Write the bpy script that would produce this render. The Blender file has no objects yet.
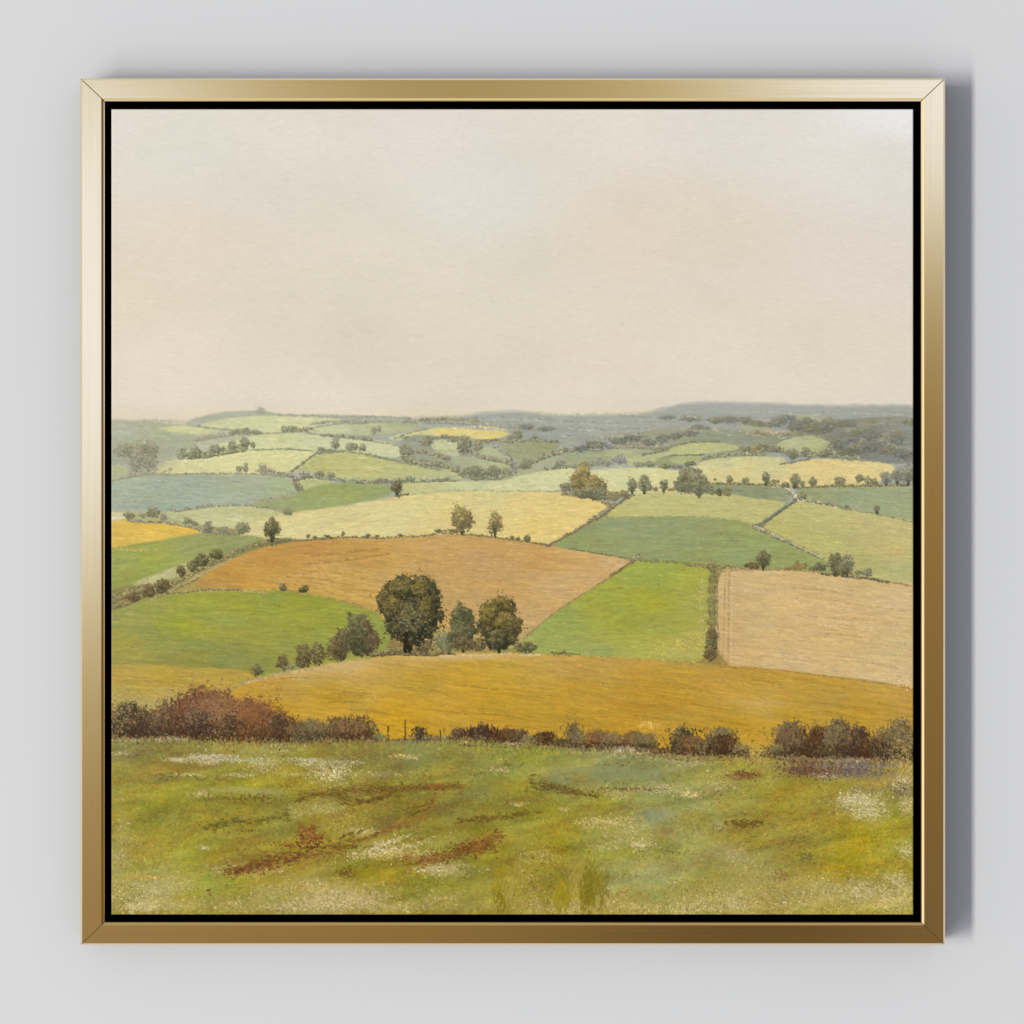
import bpy, math
import numpy as np

# ------------------------------------------------------------------ units
# 1 picture unit = 1 mm; u runs right, v runs down over the picture; the wall is the plane y = 0,
# the room is on the -y side.
MM = 0.001
DEPTH = 45.0            # how far the frame stands off the wall (mm)
CAM_D = 3.2             # camera to frame front (m)
def PX(u): return (u - 512.0) * MM
def PZ(v): return (512.0 - v) * MM
C = bpy.context.scene.collection

# ================================================================== THE OIL PAINTING
# Painted stroke by stroke into a colour grid (one sample per canvas vertex).
S = 1.5
U0, V0, U1, V1 = 111.2, 109.0, 913.4, 914.8
W = int(round((U1 - U0) * S)); H = int(round((V1 - V0) * S))
rng = np.random.default_rng(11)
XX, YY = np.meshgrid(U0 + (np.arange(W) + .5) / S, V0 + (np.arange(H) + .5) / S)
XX = XX.astype(np.float32); YY = YY.astype(np.float32)
img = np.zeros((H, W, 3), np.float32)
relief = np.zeros((H, W), np.float32)

def hx(c):
    """hex paint name to colour; greens are leaned towards ochre, as in this painter's palette"""
    v = np.array([int(c[i:i + 2], 16) for i in (0, 2, 4)], np.float32) / 255.
    R, G, B = v; d = max(G - R, 0.); sat = (max(v) - B) / max(v)
    w = max(sat - .2, 0) * 1.25 * math.exp(-((R - G) / .08) ** 2)
    lt = max(sat - .18, 0) * max(max(v) - .68, 0) * 3.2 * math.exp(-((R - G) / .12) ** 2)      # pale fields: a little riper
    og = max(min((R - G - .08) * 2.5, .25), 0) * .12
    return np.array([R + (.30 if B > .38 else .12) * d - og + .35 * lt, G - .35 * d - .05 * w - .12 * lt - og * .4, B - .42 * d * (B > .4) - .02 * sat - .45 * lt], np.float32)
def noise(su, sv, seed, ang=0.0, octaves=1, x=None, y=None):
    """smooth value noise, feature size su x sv picture units, turned by ang degrees"""
    x = XX if x is None else x; y = YY if y is None else y
    a = math.radians(ang); ca, sa = math.cos(a), math.sin(a)
    out = 0; amp = 1.; tot = 0
    for o in range(octaves):
        r = np.random.default_rng(seed + 97 * o)
        p = (x * ca + y * sa) / su + 500; q = (-x * sa + y * ca) / sv + 900
        i = np.floor(p).astype(np.int32); j = np.floor(q).astype(np.int32)
        f = p - i; g = q - j
        f = f * f * (3 - 2 * f); g = g * g * (3 - 2 * g)
        T = r.random((512, 512), dtype=np.float32)
        i0 = i & 511; j0 = j & 511; i1 = (i + 1) & 511; j1 = (j + 1) & 511
        n = (T[j0, i0] * (1 - f) + T[j0, i1] * f) * (1 - g) + (T[j1, i0] * (1 - f) + T[j1, i1] * f) * g
        out = out + (n * 2 - 1) * amp; tot += amp
        amp *= .5; su /= 2.; sv /= 2.
    return out / tot
WX = noise(7, 5, 1, octaves=2) * 1.3
WY = noise(9, 4, 2, octaves=2) * 1.0

def box(pts, pad=4):
    p = np.array(pts)
    i0 = max(0, int((p[:, 0].min() - pad - U0) * S)); i1 = min(W, int((p[:, 0].max() + pad - U0) * S) + 1)
    j0 = max(0, int((p[:, 1].min() - pad - V0) * S)); j1 = min(H, int((p[:, 1].max() + pad - V0) * S) + 1)
    return slice(j0, max(j1, j0)), slice(i0, max(i1, i0))
def smooth_poly(pts, n=2):
    p = np.array(pts, float)
    for _ in range(n):                                   # Chaikin corner cutting
        q = np.roll(p, -1, 0)
        p = np.stack([p * .78 + q * .22, p * .22 + q * .78], 1).reshape(-1, 2)
    return p
def mask_of(pts, feather=1.0, rag=1.0, smooth=2):
    pts = [(90 if a <= 108 else 935 if a >= 916 else a, 935 if b >= 918 else b) for a, b in pts]
    p = smooth_poly(pts, smooth); sl = box(p)
    x = XX[sl] + WX[sl] * rag * .8; y = YY[sl] + WY[sl] * rag * .8
    d2 = np.full(x.shape, 1e9, np.float32); ins = np.zeros(x.shape, bool)
    for k in range(len(p)):
        ax, ay = p[k]; bx_, by_ = p[(k + 1) % len(p)]
        ex, ey = bx_ - ax, by_ - ay; L = ex * ex + ey * ey
        if L < 1e-9: continue
        t = np.clip(((x - ax) * ex + (y - ay) * ey) / L, 0, 1)
        d2 = np.minimum(d2, (x - ax - t * ex) ** 2 + (y - ay - t * ey) ** 2)
        if ay != by_:
            ins ^= ((ay > y) != (by_ > y)) & (x < ax + (y - ay) / (by_ - ay) * ex)
    d = np.sqrt(d2) * np.where(ins, 1, -1)
    return sl, np.clip(.5 + d / feather, 0, 1)
def idw(x, y, ctrl, power=2.4):
    num = 0; den = 0
    for cx, cy, c in ctrl:
        w = 1. / (((x - cx) ** 2 + ((y - cy) * 1.6) ** 2 + 30.) ** (power / 2))
        num = num + w[..., None] * hx(c); den = den + w
    return num / den[..., None]
def splat(x, y, col, alpha):
    """lay single touches of paint, vectorised; later touches win"""
    i = ((x - U0) * S).astype(np.int32); j = ((y - V0) * S).astype(np.int32)
    ok = (i >= 0) & (i < W) & (j >= 0) & (j < H)
    i, j, c = i[ok], j[ok], col[ok]; a = (alpha[ok] if np.ndim(alpha) else np.full(i.shape, alpha, np.float32))[:, None]
    img[j, i] = img[j, i] * (1 - a) + c * a
def strokes(x, y, L, ang, wd, col, alpha=.8, bend=0.0):
    """brush strokes: centres x,y, lengths L, angles (deg), widths wd, colours"""
    n = len(x)
    L = np.broadcast_to(L, (n,)); wd = np.broadcast_to(wd, (n,)); a = np.radians(np.broadcast_to(ang, (n,)))
    ca, sa = np.cos(a), np.sin(a)
    st = max(2, int(np.ceil(L.max() * S * 1.1))); sw = max(1, int(np.ceil(wd.max() * S * 1.1)))
    for b in range(sw):
        o = ((b + .5) / sw - .5) * wd
        for k in range(st):
            t = ((k + .5) / st - .5)
            f = 1 - (2 * abs(t)) ** 3 * .7
            px = x + ca * t * L - sa * (o * f + bend * (t * t - .25) * L); py = y + sa * t * L + ca * (o * f + bend * (t * t - .25) * L)
            splat(px, py, col, alpha * f)
def at(x, y, src=None):
    src = img if src is None else src
    i = np.clip(((x - U0) * S).astype(int), 0, W - 1); j = np.clip(((y - V0) * S).astype(int), 0, H - 1)
    return src[j, i]
def jit(c, n, lum=.05, hue=.02):
    c = np.broadcast_to(c, (n, 3))
    return np.clip(c * (1 + rng.normal(0, lum, (n, 1))) + rng.normal(0, hue, (n, 3)) * [1, .6, 1.2], 0, 1).astype(np.float32)
def inside(pts, n):
    """n random points inside a polygon"""
    sl, m = mask_of(pts, 1, .6); jj, ii = np.nonzero(m > .6)
    if len(jj) == 0: return np.zeros(0), np.zeros(0)
    k = rng.integers(0, len(jj), n)
    return XX[sl][jj[k], ii[k]] + rng.random(n) - .5, YY[sl][jj[k], ii[k]] + rng.random(n) - .5

def field(pts, ctrl, ang=0, amp=.035, tex=(26, 2.0), dens=.10, L=9, rag=1.0, edge=None, feather=1.7, lum=.05):
    if isinstance(ctrl, str): ctrl = [(0, 0, ctrl)]
    sl, m = mask_of(pts, feather, rag)
    x, y = XX[sl], YY[sl]
    c = idw(x, y, ctrl)
    sd = int(rng.integers(1e6))
    t = noise(tex[0], tex[1], sd, ang, 2, x, y) * amp + noise(60, 26, sd + 5, ang, 2, x, y) * amp * .8
    hue = noise(34, 14, sd + 9, ang, 2, x, y) * amp * .5
    c = c * (1 + t)[..., None] + hue[..., None] * np.array([.8, .1, -.9])
    if edge:                                              # a darker or lighter painted border
        ec, ew, ea = edge
        e = np.clip(1 - (m_dist(pts, sl) / ew), 0, 1) ** 1.3 * ea * (.65 + .35 * noise(6, 3, sd + 3, 0, 1, x, y))
        c = c * (1 - e[..., None]) + hx(ec) * e[..., None]
    img[sl] = img[sl] * (1 - m[..., None]) + c * m[..., None]
    area = float((m > .5).sum()) / S / S
    n = int(area * dens)
    if n > 3:
        jj, ii = np.nonzero(m > .97)
        if len(jj) > 10:
            k = rng.integers(0, len(jj), n); px, py = x[jj[k], ii[k]], y[jj[k], ii[k]]
            col = jit(at(px, py), n, lum, .014)
            strokes(px, py, rng.uniform(.5, 1.3, n) * L, ang + rng.normal(0, 5, n), rng.uniform(.5, 1.3, n), col, .30, .1)
def m_dist(pts, sl):
    p = smooth_poly(pts, 2); x, y = XX[sl] + WX[sl], YY[sl] + WY[sl]
    d2 = np.full(x.shape, 1e9, np.float32)
    for k in range(len(p)):
        ax, ay = p[k]; bx_, by_ = p[(k + 1) % len(p)]; ex, ey = bx_ - ax, by_ - ay; L = ex * ex + ey * ey
        if L < 1e-9: continue
        t = np.clip(((x - ax) * ex + (y - ay) * ey) / L, 0, 1)
        d2 = np.minimum(d2, (x - ax - t * ex) ** 2 + (y - ay - t * ey) ** 2)
    return np.sqrt(d2)
def path_pts(pts, n):
    p = np.array(pts, float); seg = np.hypot(*np.diff(p, axis=0).T); cum = np.r_[0, np.cumsum(seg)]
    t = rng.random(n) * cum[-1]
    return np.interp(t, cum, p[:, 0]), np.interp(t, cum, p[:, 1]), cum[-1]
PAL = {  # dark, mid, light, glint
    'far': ('6e6d5e', '82806c', '99957c', 'b0aa8c'),
    'farb': ('7a7e79', '8d9087', 'a2a394', 'b5b49e'),
    'fargr': ('696a56', '7e7f68', '959478', 'aeac8a'),
    'mist': ('7f7d6b', '908d79', 'a4a08a', 'b8b299'),
    'mid': ('62634c', '7a795c', '918d6c', 'aba57c'),
    'midd': ('4f4e37', '656345', '807b58', '9f976d'),
    'olive': ('6c684c', '877f58', 'a19467', 'baa673'),
    'big': ('313122', '4b4a30', '726b3e', 'a4935a'),
    'big2': ('464125', '6a6233', '918141', 'baa351'),
    'oak': ('40422c', '5a5a3c', '7b774b', 'a59761'),
    'greyb': ('473f2a', '615639', '7e6f4a', '9b885f'),
    'brown': ('4a3422', '674a2c', '866440', 'a07e50'),
    'red': ('5a3b27', '7d5334', '98693f', 'b0804c'),
    'rust': ('533626', '774a2c', '93603a', 'ab7a48'),
    'purp': ('463628', '614c36', '7e6546', '99805a'),
    'bluegr': ('565b42', '6f7152', '878665', 'a19d76'),
    'hedge': ('64603f', '7d774d', '99905d', 'b5aa70'),
    'stone': ('67634d', '837e61', 'a19977', 'bbb18b'),
    'aut': ('635d40', '82774c', 'a3945c', 'bbab6d'),
    'wood':  ('62665f', '757870', '888a7d', '9b9a88'),
    'woodb': ('67695a', '7a7a68', '8f8c76', 'a5a086'),
    'rustl': ('77683f', '8f7848', 'a5884f', 'b69a5e'),
}
def tree(x, base, w, h, pal='mid', trunk=False, dens=1.0, loose=.0, lean=0., cup=.12):
    """crown of small touches: dark underlayer, middle tone, sunlit touches upper left, ragged outline"""
    D, M, Lt, G = [hx(c) for c in PAL[pal]]
    area = w * h
    cy0 = base - h * (.5 + cup * .5); ry = h * (.5 - cup * .5); rx = w * .5
    if trunk:
        for q in (-.5, .5, 0.):
            n = 60; t = rng.random(n)
            strokes(x + q * w * .30 * t + rng.normal(0, .4, n), base - t * h * .55, 2.5, 90 + q * 30, max(.8, w * .03), jit(D * .85, n, .08), .9)
    size = np.clip(math.sqrt(area) * .034, .7, 1.2); sd = int(rng.integers(1e6)); csz = max(2.2, w * .12)
    n = int(area * 2.9 * dens) + 16
    a = rng.random(n) * 2 * np.pi; rr = rng.random(n) ** .55
    th = np.stack([np.cos(a), np.sin(a)])
    rim = .90 + .34 * noise(.6, .55, sd, 0, 2, th[0] + 3, th[1] + 3) + .10 * noise(.16, .16, sd + 2, 0, 1, th[0] + 3, th[1] + 3)
    rr = rr * rim * (1 + (rng.random(n) < .22 + loose) * rng.exponential(.09 + loose * .5, n))
    px = x + th[0] * rr * rx * (1 + .10 * th[1]); py = cy0 + th[1] * rr * ry
    c1 = noise(csz, csz * .8, sd + 4, 0, 2, px, py); c2 = noise(csz * .6, csz * .6, sd + 6, 0, 1, px, py)
    keep = (c2 > -.75 + .75 * np.clip(rr - .55, 0, 1) + loose) & (py < base + 1)
    tone = .38 - .36 * th[1] * rr - .12 * th[0] * rr + .50 * c1 + rng.normal(0, .21, n)
    px = px + lean * (base - py)
    o = np.argsort(tone + rng.normal(0, .12, n)); o = o[keep[o]]
    t = np.clip(tone[o] * 2.4, 0, 3); P4 = np.stack([D, M, Lt, G]); k0 = np.minimum(t.astype(int), 2); f = (t - k0)[:, None]
    col = P4[k0] * (1 - f) + P4[k0 + 1] * f
    m = len(o)
    strokes(px[o], py[o], rng.uniform(.6, 1.5, m) * size, rng.normal(-75, 45, m), size * .75, np.clip(col * (1 + rng.normal(0, .09, (m, 1))) + rng.normal(0, .016, (m, 3)), 0, 1).astype(np.float32), .8 if loose < .15 else .7)
def hedge(pts, h=4, pal='far', dens=1.0, size=1.1, up=0.5, al=.8):
    n = int(path_pts(pts, 1)[2] * h * .55 * dens) + 6
    D, M, Lt, G = [hx(c) for c in PAL[pal]]
    bump = lambda xx: .65 + .35 * np.sin(xx * .9 + np.sin(xx * .37) * 2.)
    for cc, frac, oy in ((D, 1., .0), (M, .8, -.12), (Lt, .4, -.3), (G, .15, -.38)):
        m = int(n * frac) + 1
        x, y, _ = path_pts(pts, m); d = rng.random(m)
        strokes(x + rng.normal(0, .8, m), y - (d * h * bump(x) * (1 - .2) + oy * -h * .4) * 1. + (1 - up) * h * .5, rng.uniform(.8, 1.7, m) * size, rng.normal(0, 40, m), size * .8, jit(cc, m, .09, .015), al)
def line(pts, c, w=1., al=.6, gap=.3, lum=.08):
    _, _, L = path_pts(pts, 1); n = int(L * 1.6 * (1 - gap)) + 3
    x, y, _ = path_pts(pts, n); p = np.array(pts, float)
    k = np.clip(np.searchsorted(np.sort(p[:, 0]), x), 1, len(p) - 1) if p[0, 0] <= p[-1, 0] else None
    ang = np.degrees(math.atan2(p[-1, 1] - p[0, 1], p[-1, 0] - p[0, 0]))
    if k is not None:
        ang = np.degrees(np.arctan2(p[k, 1] - p[k - 1, 1], p[k, 0] - p[k - 1, 0]))
    strokes(x, y + rng.normal(0, w * .25, n), rng.uniform(1.5, 4, n), ang, w, jit(hx(c), n, lum, .012), al)
def dabs(cx, cy, rx, ry, c, n, size=1.3, al=.7, ang=0, dang=60, lum=.08, rot=0.):
    r = rng.normal(0, .5, (2, n)); a = math.radians(rot)
    dx, dy = r[0] * rx, r[1] * ry
    x = cx + dx * math.cos(a) - dy * math.sin(a); y = cy + dx * math.sin(a) + dy * math.cos(a)
    strokes(x, y, rng.uniform(.6, 1.5, n) * size, rng.normal(ang, dang, n), size * .6, jit(hx(c), n, lum, .015), al)
def glaze(cx, cy, rx, ry, c, al=.5, rot=0., rough=.5):
    """soft irregular patch of thin colour"""
    R = max(rx, ry) * 1.8
    sl = box([(cx - R, cy - R), (cx + R, cy + R)], 0)
    x, y = XX[sl] - cx, YY[sl] - cy
    if x.size == 0: return
    a = math.radians(rot); p = x * math.cos(a) + y * math.sin(a); q = -x * math.sin(a) + y * math.cos(a)
    d = np.sqrt((p / rx) ** 2 + (q / ry) ** 2)
    d = d + rough * (.6 * noise(max(5, rx * .5), max(3, ry * .5), int(rng.integers(1e6)), rot, 2, XX[sl], YY[sl]) + .4 * noise(4, 2, int(rng.integers(1e6)), rot, 2, XX[sl], YY[sl]))
    m = (np.clip(1.25 - d, 0, 1) ** 1.2 * al)[..., None]
    img[sl] = img[sl] * (1 - np.clip(m, 0, 1)) + hx(c) * np.clip(m, 0, 1)

def paint():
    global img
    # ---- sky
    img[:] = idw(XX, YY, [(120, 120, 'e0d9cd'), (190, 150, 'dedacd'), (300, 130, 'e2dacd'), (240, 190, 'dcd5c8'), (430, 130, 'e1dacf'),
        (480, 195, 'dcd9cd'), (600, 120, 'e2dacd'), (740, 130, 'e0dad0'), (905, 115, 'e9e7e4'), (880, 160, 'e0dbd1'), (200, 240, 'dfd3c1'), (120, 300, 'e1d4c0'),
        (640, 240, 'dfd2c1'), (350, 280, 'dcd4c2'), (500, 300, 'dcd4c2'), (700, 230, 'dcd3c1'), (860, 270, 'e0d6ca'), (820, 340, 'dfd5c1'), (360, 350, 'dad1bf'),
        (150, 380, 'e2d6c4'), (300, 395, 'e2d7c5'), (450, 360, 'ddd3c0'), (600, 360, 'dfd4c1'), (600, 400, 'e1d6c4'), (760, 395, 'e1d6c4'), (900, 395, 'e1d6c5')], 3.)
    img[:] += noise(90, 50, 31, 0, 3)[..., None] * np.array([.015, .012, .015])
    img[:] += noise(5, 1.4, 32, 3, 2)[..., None] * .011
    n = 26000
    x = rng.uniform(U0, U1, n); y = rng.uniform(V0, 425, n)
    strokes(x, y, rng.uniform(4, 12, n), rng.normal(0, 12, n), rng.uniform(.6, 1.6, n), jit(at(x, y), n, .009, .004), .55, .1)
    # mist at the far left horizon
    glaze(150, 416, 70, 9, 'd9cfc2', .5); glaze(560, 408, 120, 5, 'e3d7c8', .6, rough=.2)
    # ---- far distance
    F = field
    F([(108, 421), (150, 420), (185, 422), (260, 418), (320, 415), (400, 418), (455, 417), (480, 413), (510, 411), (535, 412), (550, 415), (600, 415), (640, 414), (662, 409),
       (682, 404), (705, 402.5), (750, 403), (800, 405), (850, 406), (916, 405), (916, 520), (108, 520)],
      [(120, 430, 'b2bbab'), (200, 425, 'bcbda8'), (360, 422, 'a9b0a0'), (430, 420, 'a9afa5'), (500, 420, 'a2aaa6'), (600, 422, 'a5afa9'), (700, 412, 'a0aaa8'), (760, 415, 'a3aaa8'),
       (850, 412, 'a3aaa6'), (905, 420, 'a0a5a2'), (500, 470, 'a6ac8c')], amp=.03, L=8, rag=1.1, feather=4.5, tex=(18, 2))
    line([(540, 414), (575, 414.5), (610, 413), (640, 414)], 'd3c6b4', 1.2, .6, .2)
    m = np.clip((YY - 500) / 14, 0, 1)[..., None]
    img[:] = img * (1 - m) + m * idw(XX, YY, [(150, 520, 'b3b07e'), (130, 600, '948e55'), (200, 590, 'a89a58'), (260, 545, '98925a'), (400, 540, 'b0a468'), (560, 550, 'a39a62'), (640, 560, '958f58'), (712, 600, '8c8750'), (715, 668, '9c8448'),
        (820, 560, '9a9a62'), (900, 590, 'ab9a60'), (380, 655, '8e7c48'), (450, 650, '94894c'), (520, 650, '9a9450'), (250, 680, 'ab9a50'), (150, 700, 'b09f4c'), (300, 745, '857a40'), (600, 755, '857a40'), (850, 765, '7c6c48'), (200, 900, 'a09550'), (600, 900, 'a09548'), (850, 900, 'a89c55')], 3.)
    # distant hill, left, with its little tower
    F([(184, 424), (198, 417), (215, 413), (240, 411), (262, 410), (275, 414), (300, 417), (290, 428), (230, 430), (190, 430)], 'adb5a6', amp=.03, feather=1.6)
    F([(108, 420), (140, 421), (165, 423), (190, 428), (200, 440), (190, 452), (150, 455), (108, 472)], [(120, 430, 'aeb8a6'), (170, 440, 'aab99f'), (130, 455, 'a4ac98')], amp=.03, feather=1.6)
    dabs(160, 421, 26, 2, 'a9aaa0', 60, 1.2, .6)
    F([(255, 415), (259, 407.5), (263, 407.5), (267, 415)], 'a5a497', feather=1.2, rag=.3)
    dabs(260, 411, 4, 4, '949489', 20, 1., .6)
    F([(155, 427), (180, 426), (205, 427), (224, 431), (205, 434), (188, 434), (168, 431)], 'cbcda2', amp=.03)
    F([(194, 426), (222, 419), (262, 415.5), (300, 417), (345, 419), (385, 424), (345, 433), (270, 434), (240, 430), (215, 428)], [(220, 424, 'cfd1a9'), (300, 420, 'd4d5af'), (260, 430, 'cdd2ab')], amp=.03)
    line([(278, 415), (320, 416), (370, 417), (410, 418)], '9ba298', 1.5, .6, .2)
    line([(197, 426), (225, 430), (245, 431)], '9d9e89', 1.3, .6, .2)
    F([(300, 424), (330, 421), (360, 421), (385, 424), (360, 427), (320, 429), (302, 432)], 'cdd1b0', amp=.03)
    F([(305, 431), (330, 425), (380, 423), (412, 422), (424, 426), (400, 433), (360, 435), (330, 434)], [(330, 430, 'c9d1ab'), (370, 428, 'bbc6a1'), (405, 427, 'a9b796')], amp=.03, ang=3)
    line([(305, 429), (335, 424), (380, 422), (430, 423)], '9aa291', 1.4, .6, .2)
    hedge([(312, 424), (330, 422), (350, 421), (366, 423)], 3, 'farb', .9)
    line([(303, 430), (315, 435), (345, 438)], '8f9783', 1.4, .6, .3)
    F([(300, 434), (335, 436), (375, 439), (401, 445), (401, 457), (385, 458), (350, 452), (310, 452), (285, 449), (215, 450), (214, 445), (250, 436), (280, 431)],
      [(250, 443, 'cad2a8'), (300, 440, 'c9d0a6'), (340, 445, 'c9cfaa'), (390, 450, 'c9cea9')], amp=.03, ang=4)
    hedge([(195, 441), (215, 437), (235, 434), (262, 433)], 5, 'mist', 1.3); hedge([(230, 433), (245, 431), (262, 433)], 5, 'far', 1.1)
    glaze(212, 438, 26, 6, 'a9a692', .5)
    hedge([(282, 431), (292, 430), (301, 430)], 8, 'fargr', 1.2); hedge([(302, 430), (312, 429)], 4, 'far', 1.1)
    line([(262, 434), (300, 432), (345, 438), (385, 443), (402, 446)], '9c9e86', 1.0, .55, .3)
    hedge([(322, 436), (345, 437), (372, 440)], 3.4, 'far', 1.2)
    tree(374, 436, 6, 9, 'far'); tree(379, 435, 5, 10, 'farb')
    F([(156, 467), (165, 461), (200, 456), (232, 452), (262, 449), (312, 451), (322, 456), (308, 462), (294, 470), (280, 474), (250, 475), (210, 473), (175, 475), (155, 473)],
      [(170, 468, 'cfce9f'), (230, 462, 'd4d6a6'), (290, 456, 'cfd3a0'), (270, 468, 'd0d09c')], amp=.03, ang=-4)
    hedge([(188, 457), (205, 456), (225, 452), (247, 449)], 9, 'fargr', 1.8, 1.3)
    tree(182, 461, 10, 13, 'fargr', dens=1.2); tree(196, 459, 14, 12, 'fargr', dens=1.2); tree(232, 452, 9, 12, 'fargr'); tree(245, 449, 11, 12, 'fargr', dens=1.2); tree(253, 449, 6, 8, 'fargr'); tree(215, 455, 12, 11, 'far')
    line([(250, 450), (285, 449), (312, 451)], '8e9474', .9, .6, .3); dabs(288, 449, 4, 1, '7a7d6a', 14, 1.2)
    # far-left misty wood
    glaze(143, 463, 26, 18, 'a09e8c', .85, 0, .5); glaze(165, 452, 18, 12, 'a6a893', .6)
    for q in ((125, 460, 22, 18), (145, 466, 28, 26), (136, 474, 14, 20), (150, 475, 18, 22)): tree(*q, 'mist', dens=.8, loose=.1)
    F([(108, 467), (120, 466), (128, 467), (129, 474), (115, 479), (108, 480)], 'afc09c', amp=.03)
    hedge([(130, 476), (150, 475), (154, 474)], 9, 'mist', .8)
    line([(160, 474), (172, 468), (168, 476)], 'a6a38c', 1, .5)
    # ---- teal field
    F([(108, 483), (140, 475), (190, 473.5), (240, 473), (272, 475), (290, 479), (298, 487), (292, 495), (250, 502), (210, 506), (175, 512), (140, 511), (108, 511)],
      [(120, 485, 'a8bba3'), (150, 505, '9ab5a0'), (200, 490, '9cb8a2'), (250, 485, 'a0b9a0'), (285, 487, 'a4ba90'), (230, 502, 'a2bba0')], amp=.045, ang=2, tex=(14, 1.6))
    line([(111, 481), (140, 475), (200, 474), (250, 473.5), (285, 477)], 'a09c80', 1.3, .6, .2)
    F([(300, 464), (318, 455), (345, 452), (372, 456), (400, 463), (440, 469), (462, 476), (463, 480), (430, 481), (400, 482), (360, 481), (330, 478), (300, 470)],
      [(320, 465, 'b4c084'), (370, 465, 'bac287'), (350, 475, 'bbc38a'), (440, 476, 'b9bf8f')], amp=.035, ang=6, L=8)
    hedge([(322, 452), (335, 451)], 4, 'far'); tree(335, 452, 10, 14, 'fargr', dens=1.2); tree(321, 452, 8, 5, 'far'); tree(352, 452, 15, 9, 'fargr', dens=1.2); tree(363, 453, 8, 9, 'far')
    line([(318, 453), (345, 451), (375, 456), (400, 462), (440, 470), (462, 476)], '8c9073', 1.7, .6, .25)
    line([(292, 472), (300, 466), (308, 460), (318, 453)], '85846a', 2.2, .65, .2); line([(293, 473), (301, 467), (317, 455)], 'c3c09a', .9, .6, .3)
    F([(296, 478), (312, 478), (335, 482), (322, 488), (306, 495), (300, 492)], [(310, 482, 'b7c38d'), (325, 486, 'aebd84')], amp=.03)
    F([(246, 505), (290, 497), (303, 491), (318, 485.5), (342, 482), (392, 484), (393, 496), (360, 502), (330, 508), (305, 513), (285, 511), (268, 508)],
      [(270, 505, '9cb17f'), (310, 500, '95ae74'), (350, 492, '92ac70'), (380, 489, '96ad77')], amp=.04, ang=-6, L=8)
    line([(255, 502), (280, 498), (297, 493)], 'a39f7a', 2., .55, .3)
    hedge([(278, 474), (290, 476), (298, 479), (312, 477)], 4, 'far', 1.3); hedge([(262, 473), (280, 474)], 4, 'mist', 1.1)
    for q in ((297, 480, 300, 487), (300, 486, 303, 491)): hedge([q[:2], q[2:]], 5, 'mid', 1.4)
    line([(294, 481), (299, 492)], '8a8467', 3, .6, .1); tree(240, 473, 8, 8, 'far'); tree(246, 473, 6, 10, 'far'); tree(262, 473, 9, 10, 'mist'); tree(265, 474, 20, 6, 'mist')
    # pale strip and pale-yellow field mid left
    F([(390, 483), (420, 481), (460, 480.5), (505, 481), (520, 475), (568, 467), (578, 471), (562, 492), (520, 491.5), (440, 493), (400, 496)],
      [(420, 487, 'bfc790'), (470, 486, 'c6cc9c'), (520, 487, 'cad09e'), (555, 478, 'd2d4a2')], amp=.03, L=8)
    hedge([(300, 474), (312, 477)], 5, 'far', 1.2); tree(319, 478, 12, 7, 'fargr'); tree(331, 479, 9, 7, 'fargr')
    hedge([(312, 477), (345, 481), (370, 483), (395, 482), (430, 481), (460, 480)], 3.6, 'fargr', 1.3); tree(381, 483, 15, 5, 'far'); tree(410, 482, 12, 6, 'far'); tree(452, 481, 16, 5, 'far')
    F([(160, 513), (200, 508.5), (235, 505), (270, 508), (286, 513), (280, 520), (252, 526), (235, 529), (215, 527), (190, 523), (172, 519)],
      [(180, 513, 'b9c492'), (220, 512, 'c0c797'), (260, 515, 'c0c68e'), (230, 524, 'c9cb98')], amp=.03, ang=3)
    F([(108, 512), (130, 512.5), (128, 520), (108, 522)], 'd6d3a5', amp=.03)
    line([(175, 512), (205, 507), (240, 505), (268, 508), (287, 513)], '99987c', 1.5, .6, .3)
    hedge([(172, 511), (190, 509), (215, 505)], 3, 'mist', 1.)
    F([(236, 527), (252, 523), (285, 513), (310, 510), (345, 506), (400, 496), (450, 491), (520, 491), (560, 492), (585, 496), (609, 505), (598, 517), (575, 533), (548, 546), (530, 542), (500, 540),
       (480, 537), (440, 535), (430, 536), (380, 538), (330, 540), (300, 543), (260, 545), (240, 536)],
      [(260, 530, 'd5cf97'), (320, 520, 'd8d196'), (380, 510, 'd7d198'), (450, 500, 'd6d092'), (520, 505, 'dccd8b'), (580, 510, 'd9cb86'), (450, 525, 'd5cb8a'), (540, 530, 'dacb83'), (500, 498, 'd5d093')],
      amp=.03, ang=-5, L=12, edge=('b9ae7a', 2.5, .45))
    line([(400, 496), (450, 490.5), (520, 491), (558, 491.5)], 'b3b383', 1., .5, .4)
    tree(397, 496, 12, 17, 'midd', True); line([(395, 496), (409, 494)], '7c7b55', 1.6, .7, .1)
    tree(288, 517, 10, 9, 'mid', dens=1.2)
    F([(108, 522), (130, 520), (165, 521.5), (192, 526), (206, 532), (190, 535), (150, 543), (130, 549), (108, 551)],
      [(120, 530, 'd9be62'), (150, 528, 'ddc265'), (190, 531, 'd8bd5c'), (125, 545, 'd0b862')], amp=.04, ang=4, edge=('c5b684', 2, .35))
    F([(108, 551), (150, 542), (195, 534), (215, 533.5), (255, 536), (268, 540), (245, 551), (212, 560), (190, 568), (160, 578), (130, 588), (108, 596)],
      [(120, 565, '9daa58'), (150, 562, '9cac4c'), (130, 580, '98a550'), (200, 545, '9ea867'), (240, 540, '97a361')], amp=.05, ang=-10, L=9)
    dabs(130, 550, 26, 2, 'cbbb6e', 60, 1.4, .6)
    F([(128, 586), (150, 576), (175, 566.5), (196, 559), (192, 570), (170, 583), (145, 590)], [(160, 578, 'bcbb82'), (185, 566, 'b5b27a')], amp=.04, ang=-20)
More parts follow.
